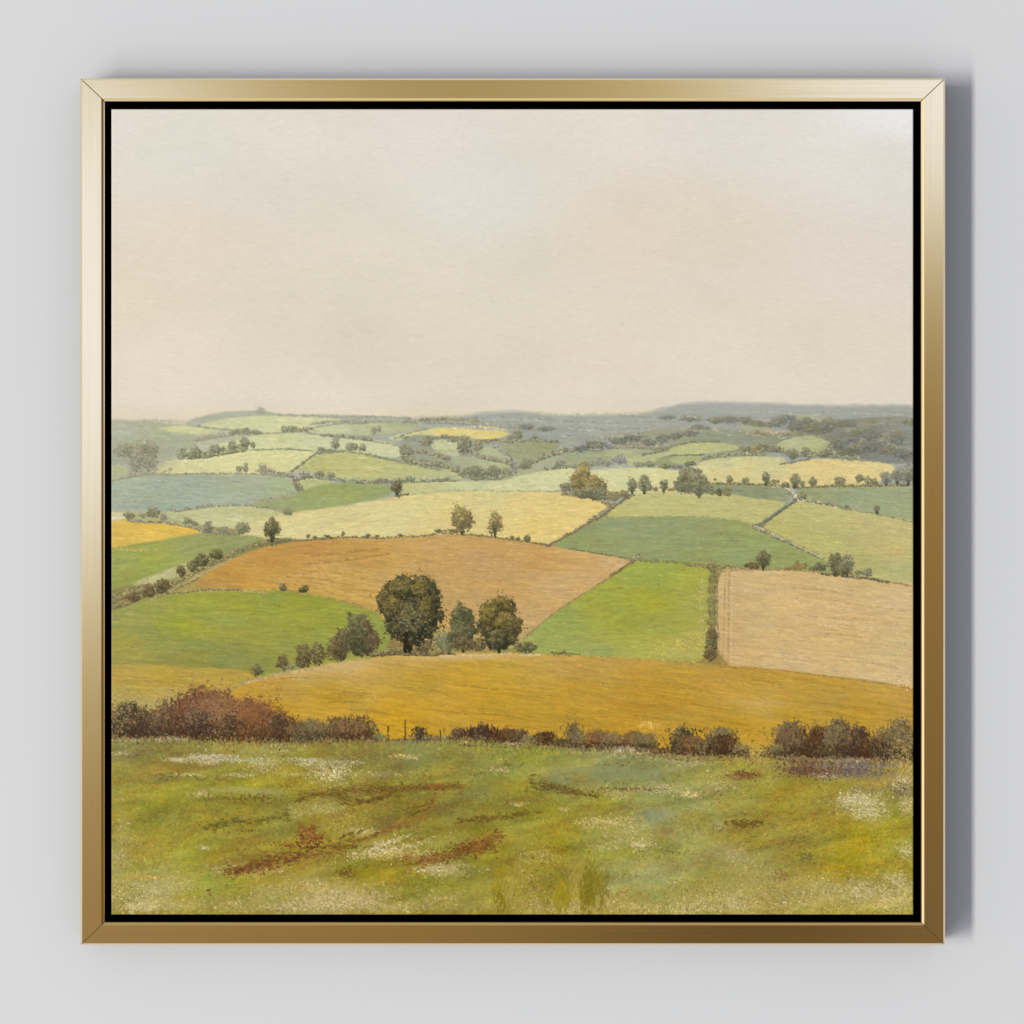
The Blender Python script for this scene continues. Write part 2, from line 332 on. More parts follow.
    for q in ((129, 520, 12, 8), (142, 519, 7, 6), (153, 520, 14, 13), (164, 522, 8, 8), (188, 526, 10, 9), (195, 527, 6, 6), (208, 533, 10, 12), (219, 534, 6, 5), (224, 534, 8, 8)): tree(*q, 'mid' if q[2] > 9 else 'far', dens=1.1)
    hedge([(128, 521), (165, 523), (195, 528), (204, 532), (235, 534)], 3, 'far', 1.)
    tree(243, 536, 15, 14, 'mid', dens=1.2)
    F([(188, 580), (215, 566.5), (240, 555), (265, 545), (300, 540.5), (330, 538), (380, 538), (430, 535.5), (450, 534.5), (500, 538), (548, 545), (580, 552), (634, 559), (617, 575), (590, 595), (565, 608), (530, 632),
       (525, 650), (400, 650), (382, 616), (345, 604), (310, 596), (280, 592), (260, 595), (230, 590), (203, 588)],
      [(200, 580, 'c89b52'), (230, 572, 'c99749'), (270, 560, 'cb974b'), (310, 550, 'ca9550'), (270, 585, 'd0a24e'), (330, 575, 'cfa45c'), (340, 592, 'cba653'), (360, 556, 'c99b55'), (400, 570, 'cda45e'), (440, 550, 'cca163'),
       (480, 560, 'cda165'), (540, 560, 'cd9f5e'), (600, 562, 'd0a86c'), (480, 590, 'cca467'), (560, 590, 'cfaa70'), (520, 620, 'cba66c'), (450, 600, 'caa162'), (615, 560, 'd6b277')],
      amp=.045, ang=3, tex=(24, 1.7), L=13, dens=.16)
    for k in range(9):                                    # furrows sweeping up at the right and down at the left
        line([(540 + k * 5, 618 - k * 3), (575 + k * 4, 596 - k * 3), (612 + k, 568 - k)], 'd6b27c' if k % 2 else 'c39a5f', .8, .25, .5)
        line([(265 + k * 6, 583 - k * 2.2), (310 + k * 6, 586 - k * 2.), (360 + k * 5, 602 - k * 3)], 'd6b070' if k % 3 else 'b98a48', .9, .25, .5)
    line([(300, 557), (340, 553), (380, 549)], 'b98a4a', 2, .3, .3); line([(300, 565), (350, 560), (390, 553)], 'bb8e50', 1.4, .35, .4)
    # edge under the pale field
    hedge([(285, 541), (310, 540), (345, 537), (380, 538), (425, 536), (440, 533), (470, 535), (500, 538), (548, 545)], 2.2, 'hedge', 1.3, 1.0)
    for q in ((308, 539, 4, 5), (315, 539, 5, 3), (327, 538, 7, 3), (343, 537, 3, 6), (368, 537, 6, 3), (377, 537, 5, 2), (400, 537, 8, 3), (438, 533, 10, 4), (455, 534, 22, 5), (512, 540, 5, 4), (518, 541, 4, 4), (527, 543, 8, 8)): tree(*q, 'midd', dens=1.3)
    tree(462, 534, 25, 29, 'aut', True, loose=.08, cup=.04); tree(495, 536, 16, 25, 'aut', True, loose=.1, lean=.03, cup=.0)
    # hedge bank running up to the lone tree, left
    F([(108, 597), (130, 585), (150, 584), (175, 578), (195, 565), (240, 549), (268, 538), (290, 538), (300, 541), (262, 547), (225, 562.5), (195, 580), (165, 593), (140, 602), (108, 619)],
      [(120, 600, '8f8755'), (160, 588, '98925c'), (200, 572, 'a0995f'), (250, 550, '948f58')], amp=.07, ang=-25, L=4, dens=.3, lum=.12)
    hedge([(111, 612), (150, 595), (190, 577), (230, 556), (268, 542)], 5, 'hedge', 1., 1.1, 1.)
    line([(111, 616), (140, 604), (165, 594), (200, 575), (232, 559)], 'b9a877', 1.2, .6, .35); line([(111, 619), (142, 605), (170, 592), (198, 579)], '7e7447', .9, .7, .4)
    hedge([(111, 603), (130, 595), (150, 590)], 9, 'hedge', 1.1, 1.2, .9)
    for q in ((148, 600, 15, 16), (163, 596, 16, 19), (181, 578, 11, 13), (193, 573, 12, 14), (201, 569, 14, 16), (206, 566, 9, 12), (216, 561, 15, 12), (134, 604, 14, 12)): tree(*q, 'greyb' if q[0] < 185 else 'oak', dens=1.2)
    tree(272, 545, 18, 29, 'oak', True, dens=1.1); line([(258, 546), (290, 541)], '77754a', 2., .7, .1); dabs(290, 540, 14, 2, '7a784c', 40, 1.2)
    # ---- bottom-left green field
    F([(108, 617), (140, 603), (170, 594), (200, 590), (235, 590), (262, 592), (282, 589), (320, 596), (352, 604), (384, 615), (392, 650), (340, 668), (262, 680), (235, 672), (190, 668), (140, 666), (108, 667)],
      [(125, 625, '9ba153'), (150, 610, 'a0a651'), (200, 605, '98a744'), (180, 625, '97a83a'), (250, 610, '98a742'), (300, 605, '9aa83e'), (340, 620, '97a840'), (370, 625, '93a549'), (130, 650, 'a29c4c'), (180, 655, '999a4b'),
       (240, 650, '939a4a'), (230, 635, '979f48'), (290, 640, '939d44'), (350, 640, '96a14b')], amp=.06, ang=4, tex=(22, 1.8), L=12, dens=.18)
    line([(170, 594), (200, 590), (235, 590), (262, 592), (275, 590)], 'b7a85f', 2., .6, .2); hedge([(170, 594), (205, 590), (240, 590)], 2., 'hedge', .7)
    line([(285, 590), (320, 596), (350, 603), (382, 614)], 'a3924f', 1.6, .6, .3)
    tree(283, 592, 8, 9, 'midd', dens=1.5); tree(304, 594, 10, 9, 'big', dens=1.5)
    F([(108, 666), (140, 664), (190, 667), (235, 669), (262, 674), (262, 684), (235, 700), (225, 745), (108, 745)],
      [(120, 675, 'baa04e'), (170, 678, 'bb9f42'), (220, 680, 'b7a04a'), (125, 698, 'b3a654'), (170, 695, 'b5a35a'), (240, 690, 'c29f45')], amp=.05, ang=2, L=12)
    glaze(150, 703, 40, 7, 'b5a86c', .5)
    # ---- valley, centre distance
    F([(455, 428), (470, 423), (500, 421), (540, 425), (600, 428), (640, 430), (640, 442), (560, 445), (455, 445)], 'a0a79f', amp=.04)
    for q in (((455, 419), (500, 417), (560, 421), (620, 424)), ((560, 426), (600, 430), (650, 428)), ((620, 416), (650, 418), (690, 416), (730, 418)), ((760, 410), (800, 413), (850, 411), (910, 414))):
        line(list(q), '99a3a0', 1.4, .5, .3); line([(a + 6, b + 2) for a, b in q], 'b2b9ad', 1.2, .4, .4)
    hedge([(405, 421), (430, 422), (460, 423), (500, 426), (530, 428), (545, 430)], 4.5, 'farb', 1.5)
    hedge([(420, 420), (450, 419), (480, 421)], 3, 'far', 1.1)
    F([(385, 438), (410, 431), (432, 428), (440, 430), (410, 438), (395, 441)], 'c6cca2', amp=.03)
    F([(400, 437), (440, 431), (480, 436), (480, 470), (430, 470), (400, 455)], '9ca693', amp=.05)
    F([(394, 437), (415, 431), (432, 427.5), (460, 428.5), (500, 431), (510, 434.5), (497, 440), (470, 438), (445, 437.5), (430, 436), (410, 435)],
      [(420, 432, 'd5d2a0'), (450, 432, 'dbd494'), (495, 435, 'd8d08e')], amp=.025)
    dabs(480, 427.5, 26, 2.2, 'ded3ac', 60, 1.6, .8); dabs(500, 430, 8, 2, 'ddd5a8', 20, 1.6, .7)
    line([(394, 439), (412, 432), (432, 428)], '8f9780', 1., .6, .3)
    F([(402, 438), (420, 435), (440, 437), (428, 447), (418, 447)], '96a497', amp=.04)
    F([(430, 441), (445, 439), (458, 440), (460, 450), (458, 457), (445, 454), (432, 450)], 'bdc4a0', amp=.06, L=3, dens=.5, lum=.08)
    F([(452, 456), (470, 457), (495, 461), (515, 464), (510, 468), (490, 468), (474, 470), (460, 466), (450, 460)], [(465, 460, 'a9b595'), (500, 465, 'b5bc95')], amp=.04)
    F([(440, 470), (452, 468), (463, 474), (463, 480), (450, 480)], 'b6bd8e', amp=.03)
    F([(478, 448), (492, 444), (502, 452), (508, 460), (480, 454)], 'b0b898', amp=.04)
    F([(501, 443), (520, 441), (545, 440), (561, 443), (556, 450), (545, 455), (530, 461), (520, 462), (512, 457), (505, 449)], [(520, 450, '9ca485'), (550, 444, '98a080')], amp=.035)
    F([(532, 470), (535, 461), (560, 454), (590, 450.5), (620, 449.5), (655, 449), (640, 454), (620, 458), (600, 466), (570, 467)],
      [(545, 463, 'a8b092'), (590, 454, 'a1ae8c'), (640, 451, 'abb68e')], amp=.04)
    F([(620, 459), (640, 455), (668, 451), (700, 449), (690, 464), (645, 466), (625, 465)], 'b3bf94', amp=.03)
    hedge([(400, 437), (420, 441), (440, 437), (470, 438)], 3, 'fargr', 1.4)
    for q in ((406, 460, 15, 17, 'olive'), (427, 449, 12, 13, 'olive'), (464, 456, 13, 22, 'fargr'), (444, 440, 8, 6, 'fargr'), (518, 441, 10, 11, 'fargr'), (510, 441, 6, 6, 'far'), (478, 452, 10, 10, 'far'), (534, 440, 6, 6, 'fargr'), (476, 479, 16, 14, 'fargr'), (468, 479, 10, 12, 'fargr'), (485, 480, 10, 12, 'fargr'),
              (494, 479, 14, 14, 'fargr'), (506, 476, 9, 8, 'far'), (515, 472, 10, 8, 'farb'), (524, 471, 10, 13, 'fargr'), (528, 470, 8, 10, 'fargr'), (560, 468, 12, 8, 'far'), (600, 467, 10, 9, 'farb'), (452, 443, 12, 4, 'stone')):
        tree(*q[:4], 'far' if q[4] == 'olive' else q[4], dens=1.3)
    hedge([(402, 458), (420, 463), (445, 466), (458, 472)], 7, 'fargr', 1.4, 1.2); hedge([(418, 452), (435, 455), (450, 460)], 4.5, 'far', 1.4)
    hedge([(470, 452), (482, 458), (500, 461), (512, 465)], 4.5, 'far', 1.5); hedge([(488, 443), (500, 449), (508, 457), (515, 464)], 5, 'farb', 1.5)
    hedge([(496, 440), (510, 442), (535, 441), (560, 442)], 3, 'far', 1.2); hedge([(458, 474), (475, 479), (500, 478), (516, 472)], 5, 'fargr', 1.2)
    hedge([(476, 443), (490, 441), (500, 440)], 3.5, 'stone', .9)
    hedge([(530, 463), (545, 457), (562, 452), (580, 449)], 6, 'far', 1.4); hedge([(576, 450), (600, 448), (625, 446), (650, 448), (665, 450)], 6, 'fargr', 1.4)
    glaze(650, 440, 60, 10, '98a08e', .8, -3, .4); glaze(595, 445, 25, 7, '8f9894', .8, -3, .4)
    hedge([(610, 440), (640, 436), (670, 433), (700, 433)], 5, 'fargr', 1.); hedge([(612, 447), (640, 446), (665, 447)], 6, 'mist', 1.3); hedge([(655, 452), (670, 449), (680, 443)], 5, 'fargr', 1.3)
    hedge([(575, 452), (600, 449), (614, 445)], 6, 'farb', 1.5); dabs(600, 445, 18, 5, '878f8f', 90, 1.8, .6)
    line([(560, 436), (600, 437), (650, 434)], 'a9a898', 1.4, .6, .3); line([(590, 441), (612, 441)], 'a9b2b0', 1.2, .6, .2)
    # right distance
    F([(700, 438), (740, 432), (765, 434), (790, 442), (780, 452), (740, 456), (700, 452)], '939e87', amp=.04)
    F([(640, 430), (690, 428), (740, 430), (770, 435), (770, 447), (735, 455), (690, 445), (650, 440)], [(660, 434, '98a18c'), (710, 436, '919c85'), (750, 442, '929d88')], amp=.04)
    F([(668, 450), (675, 446), (690, 442.5), (712, 441.5), (735, 445), (741, 449), (715, 453), (690, 455), (672, 456)], [(690, 447, 'b5c391'), (730, 447, 'b0be90')], amp=.03)
    line([(640, 455), (660, 452), (672, 446), (692, 442), (720, 441.5)], '838c70', 1.4, .65, .2)
    F([(655, 459), (668, 455), (682, 456), (680, 467), (655, 467)], '94a380', amp=.03)
    F([(669, 457), (690, 455), (703, 456), (700, 462), (690, 465), (672, 464)], 'a9bb8c', amp=.03)
    line([(668, 456), (690, 455), (705, 455)], '7f876c', 1.4, .65, .2)
    F([(735, 425), (760, 423), (778, 427), (770, 431), (740, 430)], 'a6b196', amp=.03)
    hedge([(680, 418), (695, 416), (706, 419)], 3, 'farb', 1.); hedge([(714, 423), (725, 419), (745, 420), (760, 425)], 5, 'far', 1.6, 1.2); glaze(735, 421, 20, 5, '93968f', .6)
    F([(766, 424), (775, 417), (785, 414.5), (800, 417), (812, 424), (800, 432), (770, 428)], '929a9c', amp=.04)
    F([(793, 417), (808, 415.5), (822, 417.5), (832, 422), (825, 426), (812, 425)], 'adb59a', amp=.03)
    hedge([(745, 424), (758, 423), (770, 427)], 4, 'far', 1.3)
    F([(785, 426), (800, 420), (830, 424), (850, 418), (916, 416), (916, 466), (880, 462), (850, 458), (830, 448), (800, 436)],
      [(800, 428, '7f8076'), (840, 430, '858a82'), (870, 422, '8d958b'), (860, 445, '7f837e'), (900, 440, '878c8c'), (905, 425, '92978f')], amp=.06, L=5, dens=.25, lum=.07)
    for k in range(26):
        x = rng.uniform(796, 912); y = rng.uniform(424, 462) if x > 825 else rng.uniform(424, 436); tree(x, y, 14, 8, 'far' if k % 2 else 'farb', dens=.9)
    hedge([(785, 434), (800, 431), (815, 428), (845, 424)], 6, 'far', 1.4, 1.2); hedge([(842, 455), (855, 445), (870, 437), (885, 436), (895, 448)], 5, 'mist', 1.)
    dabs(765, 433, 22, 3, 'c8b294', 70, 1.7, .8); dabs(785, 432, 14, 2.5, 'b5a284', 30, 1.5, .7); dabs(700, 429, 18, 2, 'c6b79a', 24, 1.5, .7); dabs(715, 429, 6, 1.5, 'd2bc9c', 12, 1.4, .8)
    hedge([(750, 432), (775, 436), (800, 434), (822, 437), (835, 443)], 4, 'far', 1.2)
    F([(768, 448), (780, 441), (795, 436.5), (812, 435.5), (828, 440), (838, 446), (832, 454), (800, 454), (778, 451)], [(800, 444, 'b3be98'), (825, 448, 'aab78f')], amp=.03)
    line([(766, 449), (780, 441), (795, 436), (812, 435), (830, 441), (838, 446)], '899079', 1.2, .6, .2)
    hedge([(745, 452), (765, 449), (785, 452), (800, 455), (830, 456), (860, 458)], 6, 'fargr', 1.5, 1.2)
    for q in ((745, 453, 12, 7), (756, 454, 10, 9, 'olive'), (763, 450, 10, 8), (775, 453, 13, 8), (792, 461, 14, 13), (806, 457, 8, 10), (825, 458, 16, 9), (845, 458, 18, 12)): tree(*q[:4], q[4] if len(q) > 4 else 'fargr', dens=1.2)
    hedge([(700, 460), (715, 457), (740, 455), (765, 454)], 5, 'fargr', 1.4)
    for q in ((716, 424, 18, 8), (730, 424, 20, 9), (745, 424, 18, 8), (758, 427, 14, 6), (776, 427, 18, 10), (786, 424, 22, 10), (797, 432, 20, 12), (812, 433, 20, 12), (826, 432, 18, 10), (838, 428, 20, 9), (850, 428, 16, 8), (806, 424, 14, 7),
              (618, 445, 18, 8), (632, 443, 20, 8), (648, 446, 18, 8), (662, 443, 16, 9), (675, 440, 18, 8), (690, 437, 18, 7), (595, 449, 22, 9), (582, 452, 14, 8), (846, 454, 18, 10), (858, 456, 22, 14), (872, 452, 22, 14), (888, 456, 22, 12), (903, 460, 22, 12), (870, 440, 24, 10), (895, 444, 20, 9), (835, 450, 16, 9),
              (668, 420, 20, 5), (690, 422, 20, 5), (545, 432, 20, 6), (525, 430, 18, 6), (700, 430, 22, 5)):
        tree(*q, 'wood' if (q[0] * 7 + q[1]) % 3 else 'woodb', dens=.8, cup=0.)
    # haze thickening with distance: soften and pale everything near the horizon
    sl = (slice(int((396 - V0) * S), int((476 - V0) * S)), slice(0, W)); a = img[sl].copy()
    b_ = (np.roll(a, 1, 1) + np.roll(a, -1, 1) + a * 2 + np.roll(a, 2, 1) * .5 + np.roll(a, -2, 1) * .5) / 5
    b_ = (np.roll(b_, 1, 0) + np.roll(b_, -1, 0) + b_ * 2) / 4
    y = YY[sl]; k = np.clip((455 - y) / 40, 0, 1)[..., None] * .7; k = k * (y > 398)[..., None]
    a = a * (1 - k) + b_ * k
    hz = (np.clip((452 - y) / 46, 0, 1) * .16 + np.clip(1 - abs(y - 409) / 8, 0, 1) * .18)[..., None] * (idw(XX[sl], y, [(110, 420, 'd8cfc0'), (250, 415, 'c6c5b2'), (450, 418, 'c0c1b0'), (700, 415, 'b2b6ab'), (900, 420, 'abaea5')]) - a)
    img[sl] = (a + hz * (np.abs(a - a[:1]).sum(-1, keepdims=True) > .12)) * (1 + np.clip((y - 404) / 8, 0, 1)[..., None] * np.array([.012, .004, -.035]))
    img[sl] = np.clip(img[sl], 0, 1)
    # pale bands
    F([(586, 474), (592, 470), (620, 468), (650, 467.5), (672, 470), (690, 474), (700, 492), (600, 496), (588, 488)], [(610, 475, 'd3d5a0'), (660, 476, 'd6d69e'), (690, 485, 'd1cf97')], amp=.03)
    F([(690, 468), (705, 460), (725, 457), (760, 456.5), (785, 457.5), (786, 464), (800, 461), (812, 459), (835, 459.5), (870, 461), (893, 463.5), (895, 470), (885, 478), (870, 488), (820, 489), (780, 488), (720, 486), (694, 484)],
      [(700, 474, 'd6d39c'), (730, 461, 'cacf9a'), (765, 460, 'c6ca96'), (740, 473, 'd8cf93'), (820, 466, 'd9cd91'), (860, 472, 'd8cd92'), (885, 466, 'd5cd93'), (820, 482, 'd7cb90')], amp=.03, L=9)
    line([(780, 464), (790, 463), (810, 459)], '868a6d', 1.4, .7, .1); line([(895, 464), (870, 461), (840, 460)], '9a987c', 1.1, .5, .3)
    hedge([(545, 469), (570, 467), (590, 466)], 4, 'far', 1.3)
    for x, y, w, h, p in ((620, 466, 14, 12, 'farb'), (605, 467, 14, 7, 'mist'), (590, 467, 12, 6, 'mist'), (640, 468, 12, 6, 'far'), (650, 468, 10, 7, 'fargr'), (665, 470, 14, 6, 'mid'), (677, 470, 12, 6, 'far'), (690, 467, 12, 6, 'mid')): tree(x, y, w, h, p, dens=1.3)
    # dark green patch, right green
    F([(700, 484), (725, 482.5), (760, 483), (786, 486), (796, 494), (790, 499), (782, 503), (745, 498), (720, 496), (703, 494)], [(720, 490, '8f9f80'), (760, 492, '8b9e78'), (785, 497, '96a07e')], amp=.04, ang=4)
    F([(795, 491), (815, 487), (860, 484.5), (916, 484.5), (916, 523), (890, 516), (860, 511), (825, 504), (802, 500), (798, 495)],
      [(820, 492, '9bab80'), (850, 500, '97ad88'), (900, 495, '99ae8a'), (880, 508, '97ad84'), (900, 515, '9eae84')], amp=.035, ang=4, L=10)
    F([(604, 518), (615, 508), (633, 494), (655, 491.5), (700, 494), (730, 493), (745, 497), (790, 503), (786, 510), (765, 521), (750, 525), (700, 518), (640, 519)],
      [(620, 512, 'b9bf7b'), (650, 500, 'bdc183'), (700, 505, 'bec181'), (740, 512, 'bfbe7c'), (760, 505, 'c0c07e')], amp=.035, ang=1, L=10)
    F([(762, 527), (780, 511), (796, 500), (802, 499.5), (820, 503), (860, 511), (890, 516.5), (916, 523), (916, 587), (870, 579), (838, 569), (823, 560), (800, 546), (775, 533)],
      [(790, 515, 'bfc07d'), (830, 515, 'c2c07f'), (870, 525, 'c2bb80'), (900, 530, 'c4bd82'), (830, 540, 'bdbd75'), (890, 550, 'c3b77a'), (860, 560, 'b6b873'), (905, 570, 'b5b878'), (800, 540, 'b9bb74')], amp=.035, ang=4, L=12)
    F([(550, 547), (575, 532), (600, 518.5), (620, 517), (700, 516.5), (735, 520), (753, 526), (780, 538), (810, 552), (825, 561), (835, 574), (790, 573), (745, 567), (706, 564), (660, 560), (630, 558), (590, 552)],
      [(580, 543, '8ca570'), (620, 525, '90a97c'), (640, 545, '8da674'), (690, 530, '8fa878'), (720, 550, '92aa70'), (760, 540, '94ad70'), (790, 560, '96ab6b'), (700, 558, '91a66c')], amp=.04, ang=1, L=12)
    line([(604, 518), (640, 517), (700, 516.5), (740, 521), (753, 526)], '9bab72', 1.2, .5, .3); line([(565, 548), (595, 553), (625, 558)], '6d7b4c', .9, .6, .5)
    # road, ditch and stone walls
    line([(771, 486), (780, 487), (787, 489)], 'c4b794', 1.4, .75, .0); line([(786, 489), (792, 492), (795, 496), (797, 499)], 'cbbfa2', 2.6, .85, .0); line([(783, 488), (790, 493), (793, 498)], '8d8e76', 1., .6, .1)
    line([(796, 500), (785, 506), (770, 518), (754, 529)], '7b7c64', 2.6, .85, .0); line([(792, 501), (780, 508), (766, 519)], 'a9ae8b', .9, .7, .2); line([(797, 501), (786, 508), (760, 527)], '6f7660', .9, .7, .2)
    for a, b in (((753, 527), (785, 541)), ((785, 541), (824, 559))):
        hedge([a, b], 4, 'stone', 1.5, 1.1, .5)
    line([(753, 525), (775, 535), (800, 547), (822, 558)], 'c8bf8f', 1., .6, .4)
    line([(800, 500), (820, 503), (838, 508)], 'cdbfa0', 1.8, .75, .2); hedge([(806, 501), (835, 506), (850, 509)], 2.2, 'stone', .8); line([(838, 508), (870, 513), (913, 522)], '8d9a72', 1., .6, .4)
    # trees on the middle ridge
    hedge([(700, 484), (740, 484), (770, 485), (800, 488), (830, 486), (860, 486), (913, 485)], 3, 'hedge', .9)
    for q in ((715, 481, 4, 3), (729, 484, 7, 9), (745, 484, 8, 7), (766, 485, 9, 14), (775, 485, 9, 6), (785, 487, 9, 5), (795, 488, 11, 14), (802, 487, 5, 6), (813, 488, 9, 11), (837, 486, 6, 10), (842, 486, 8, 9), (859, 485, 9, 12), (868, 486, 8, 10),
              (874, 486, 8, 8), (886, 485, 12, 14), (897, 485, 12, 18), (908, 485, 14, 21)): tree(*q, 'mid' if q[0] < 880 else 'far', q[3] > 12, dens=1.2)
    tree(802, 501, 10, 9, 'mid', dens=1.3); tree(877, 513, 7, 8, 'mid', dens=1.1, trunk=True); tree(846, 509, 5, 4, 'mid')
    hedge([(562, 494), (590, 497), (610, 505)], 4, 'olive', 1.2)
    tree(566, 493, 13, 11, 'mid', dens=1.4); tree(582, 498, 24, 34, 'aut', True, dens=1.3, loose=.05, cup=0.); tree(594, 500, 24, 26, 'aut', dens=1.2, cup=0.); tree(588, 499, 34, 12, 'mid', dens=1.1, cup=0.); tree(602, 502, 16, 16, 'mid', dens=1.3); tree(612, 503, 14, 12, 'olive', dens=1.1); tree(622, 499, 14, 9, 'olive', dens=1.1)
    tree(632, 494, 11, 16, 'mid', True, dens=1.2); tree(644, 493, 12, 19, 'mid', True, dens=1.2); tree(649, 493, 8, 10, 'mid'); tree(664, 492, 9, 13, 'mid', True); tree(656, 492, 6, 5, 'olive'); tree(671, 492, 8, 4, 'rustl')
    tree(679, 493, 12, 16, 'mid', dens=1.3); tree(688, 494, 24, 28, 'mid', dens=1.3, cup=0.); tree(699, 497, 20, 29, 'mid', True, dens=1.2, cup=.03); tree(686, 494, 22, 20, 'midd', dens=.8, cup=0.); tree(690, 494, 34, 12, 'mid', dens=1.2, cup=0.); tree(707, 494, 12, 11, 'mid')
    for q in ((712, 496, 7, 9, 'mid'), (719, 497, 7, 9, 'midd'), (727, 498, 10, 13, 'olive')): tree(*q[:4], q[4])
    # stone hedge from the ridge down to the orange field
    for a, b, h in (((548, 546), (575, 531), 2.4), ((575, 531), (596, 517), 3), ((594, 519), (612, 507), 5), ((610, 508), (632, 495), 5)): hedge([a, b], h, 'stone' if h > 2.9 else 'hedge', 1.4)
    line([(597, 520), (615, 506), (628, 497)], '7b775a', 1.3, .7, .2); line([(545, 547), (575, 532), (597, 518)], '857850', 1.3, .65, .2)
    # ---- lime field, beige field
    F([(520, 640), (545, 619), (575, 599), (605, 581), (634, 559), (660, 560), (712, 566), (714, 600), (712, 665), (640, 659), (580, 657), (540, 654), (520, 650)],
      [(535, 637, '9aac56'), (560, 620, '98ac50'), (600, 600, 'a2b044'), (640, 575, '9aaf4c'), (660, 570, '9db048'), (690, 580, 'a7b145'), (650, 600, 'a6b139'), (620, 625, 'a3b040'), (670, 625, 'a6ad47'), (600, 650, '9eaa58'),
       (690, 640, 'b7b35c'), (680, 655, 'b1b05c'), (700, 600, 'aaaf55'), (580, 645, '9bab58')], amp=.045, ang=2, L=10, dens=.16)
    dabs(680, 645, 34, 12, 'c3b965', 260, 1.5, .5, rot=-20); dabs(702, 610, 6, 70, 'b6b069', 200, 1.5, .5)
    line([(525, 637), (560, 609), (590, 590), (615, 574), (636, 558)], 'a38b58', 1.5, .6, .2); line([(610, 576), (622, 569), (637, 558)], '8b7a4c', 2.4, .7, .1)
    hedge([(632, 561), (640, 556)], 5, 'stone', 1.4); line([(640, 560), (670, 562), (706, 566), (730, 567)], '8b8a55', 2., .6, .3); hedge([(690, 565), (712, 568), (740, 569)], 3, 'hedge', 1.3)
    F([(716, 569), (745, 569), (790, 570), (838, 574), (870, 579), (916, 585), (916, 690), (880, 682), (830, 676), (780, 671), (716, 668)],
      [(725, 600, 'cdb07a'), (760, 585, 'd0b680'), (800, 600, 'd1b47b'), (860, 590, 'd1b883'), (905, 600, 'd6bb8b'), (780, 640, 'cfb47a'), (840, 640, 'd0b378'), (900, 650, 'd1b982'), (730, 650, 'cead77'), (800, 663, 'd0b27f'), (895, 675, 'd5ba86')],
      amp=.03, ang=6, tex=(26, 1.5), L=13, dens=.2)
    line([(729, 572), (728.5, 620), (728, 668)], 'bd9c68', 1.3, .4, .2); line([(725, 572), (724, 620), (722, 668)], 'c09b62', .9, .4, .3); line([(732, 575), (731, 668)], 'd8bc8a', 1.2, .3, .3)
    for k in range(16):
        x0 = rng.uniform(735, 850); y0 = rng.uniform(585, 665); line([(x0, y0), (x0 + 35, y0 + 3), (x0 + 62, y0 + 8)], 'dcc190' if k % 2 else 'c2a26c', .8, .28, .4)
    line([(718, 571), (745, 569.5), (790, 570), (838, 574), (870, 579), (913, 586)], 'a8905c', 1.3, .7, .25)
    hedge([(822, 574), (850, 577), (870, 579), (890, 583)], 2.5, 'midd', 1.2)
    # vertical hedge
    for k, (y, w) in enumerate(((575, 9), (586, 9), (597, 9), (608, 10), (619, 10), (630, 11))):
        tree(712, y, w, 14, 'hedge', dens=1.0)
    glaze(712, 600, 5, 30, '8c9150', .4)
    tree(712, 646, 13, 20, 'greyb', dens=1.2); tree(711, 655, 14, 18, 'oak', dens=1.2); tree(710, 664, 13, 18, 'greyb', dens=1.3)
    line([(717, 575), (717, 620), (719, 640)], '9a7f4e', 1.1, .6, .2)
    for q in ((763, 570, 15, 21, 'midd', 1), (752, 570, 16, 8, 'greyb', 0), (797, 567, 5, 6, 'midd', 0), (790, 571, 14, 5, 'rustl', 0), (800, 571, 18, 8, 'rustl', 0), (820, 573, 14, 11, 'midd', 0), (812, 572, 8, 6, 'midd', 0), (835, 576, 16, 24, 'midd', 1),
              (847, 576, 16, 22, 'mid', 1), (841, 577, 22, 12, 'midd', 0), (858, 576, 8, 6, 'mid', 0), (867, 578, 11, 10, 'mid', 0)): tree(*q[:4], q[4], bool(q[5]), dens=1.2)
    # ---- gold field
    F([(222, 700), (240, 686), (260, 678), (300, 669), (350, 661), (400, 654.5), (450, 652.5), (520, 653), (580, 656), (640, 659), (705, 664), (760, 668), (800, 672), (850, 678.5), (885, 684), (916, 688), (916, 790), (222, 790)],
      [(240, 690, 'c69d40'), (270, 683, 'caa048'), (300, 674, 'c8a75c'), (270, 710, 'c99526'), (330, 695, 'c89b31'), (350, 667, 'cbab68'), (420, 660, 'c9a558'), (420, 680, 'c39c38'), (400, 720, 'cb9a28'), (480, 672, 'c59f3c'), (500, 700, 'c3982e'),
       (560, 660, 'c8a254'), (600, 665, 'c89f4c'), (580, 690, 'c29635'), (560, 720, 'c69830'), (640, 700, 'bf9233'), (680, 715, 'c89b38'), (720, 680, 'c79c44'), (780, 680, 'c59c44'), (760, 705, 'c6a04a'), (740, 725, 'c9992c'), (830, 700, 'c39b43'),
       (880, 695, 'c59a45'), (860, 715, 'c69a35'), (905, 700, 'c4974a'), (900, 712, 'c99f42'), (780, 690, 'c59c45'), (650, 740, 'c99a30'), (790, 715, 'c4982f')], amp=.06, ang=7, tex=(30, 1.8), L=16, dens=.2)
    glaze(330, 668, 60, 6, 'cbb078', .6, -9); glaze(465, 657, 70, 4.5, 'd0b47e', .7, 0); glaze(760, 703, 40, 3.5, 'ccad66', .55, 3); glaze(640, 663, 60, 4, 'cba259', .4, 3)
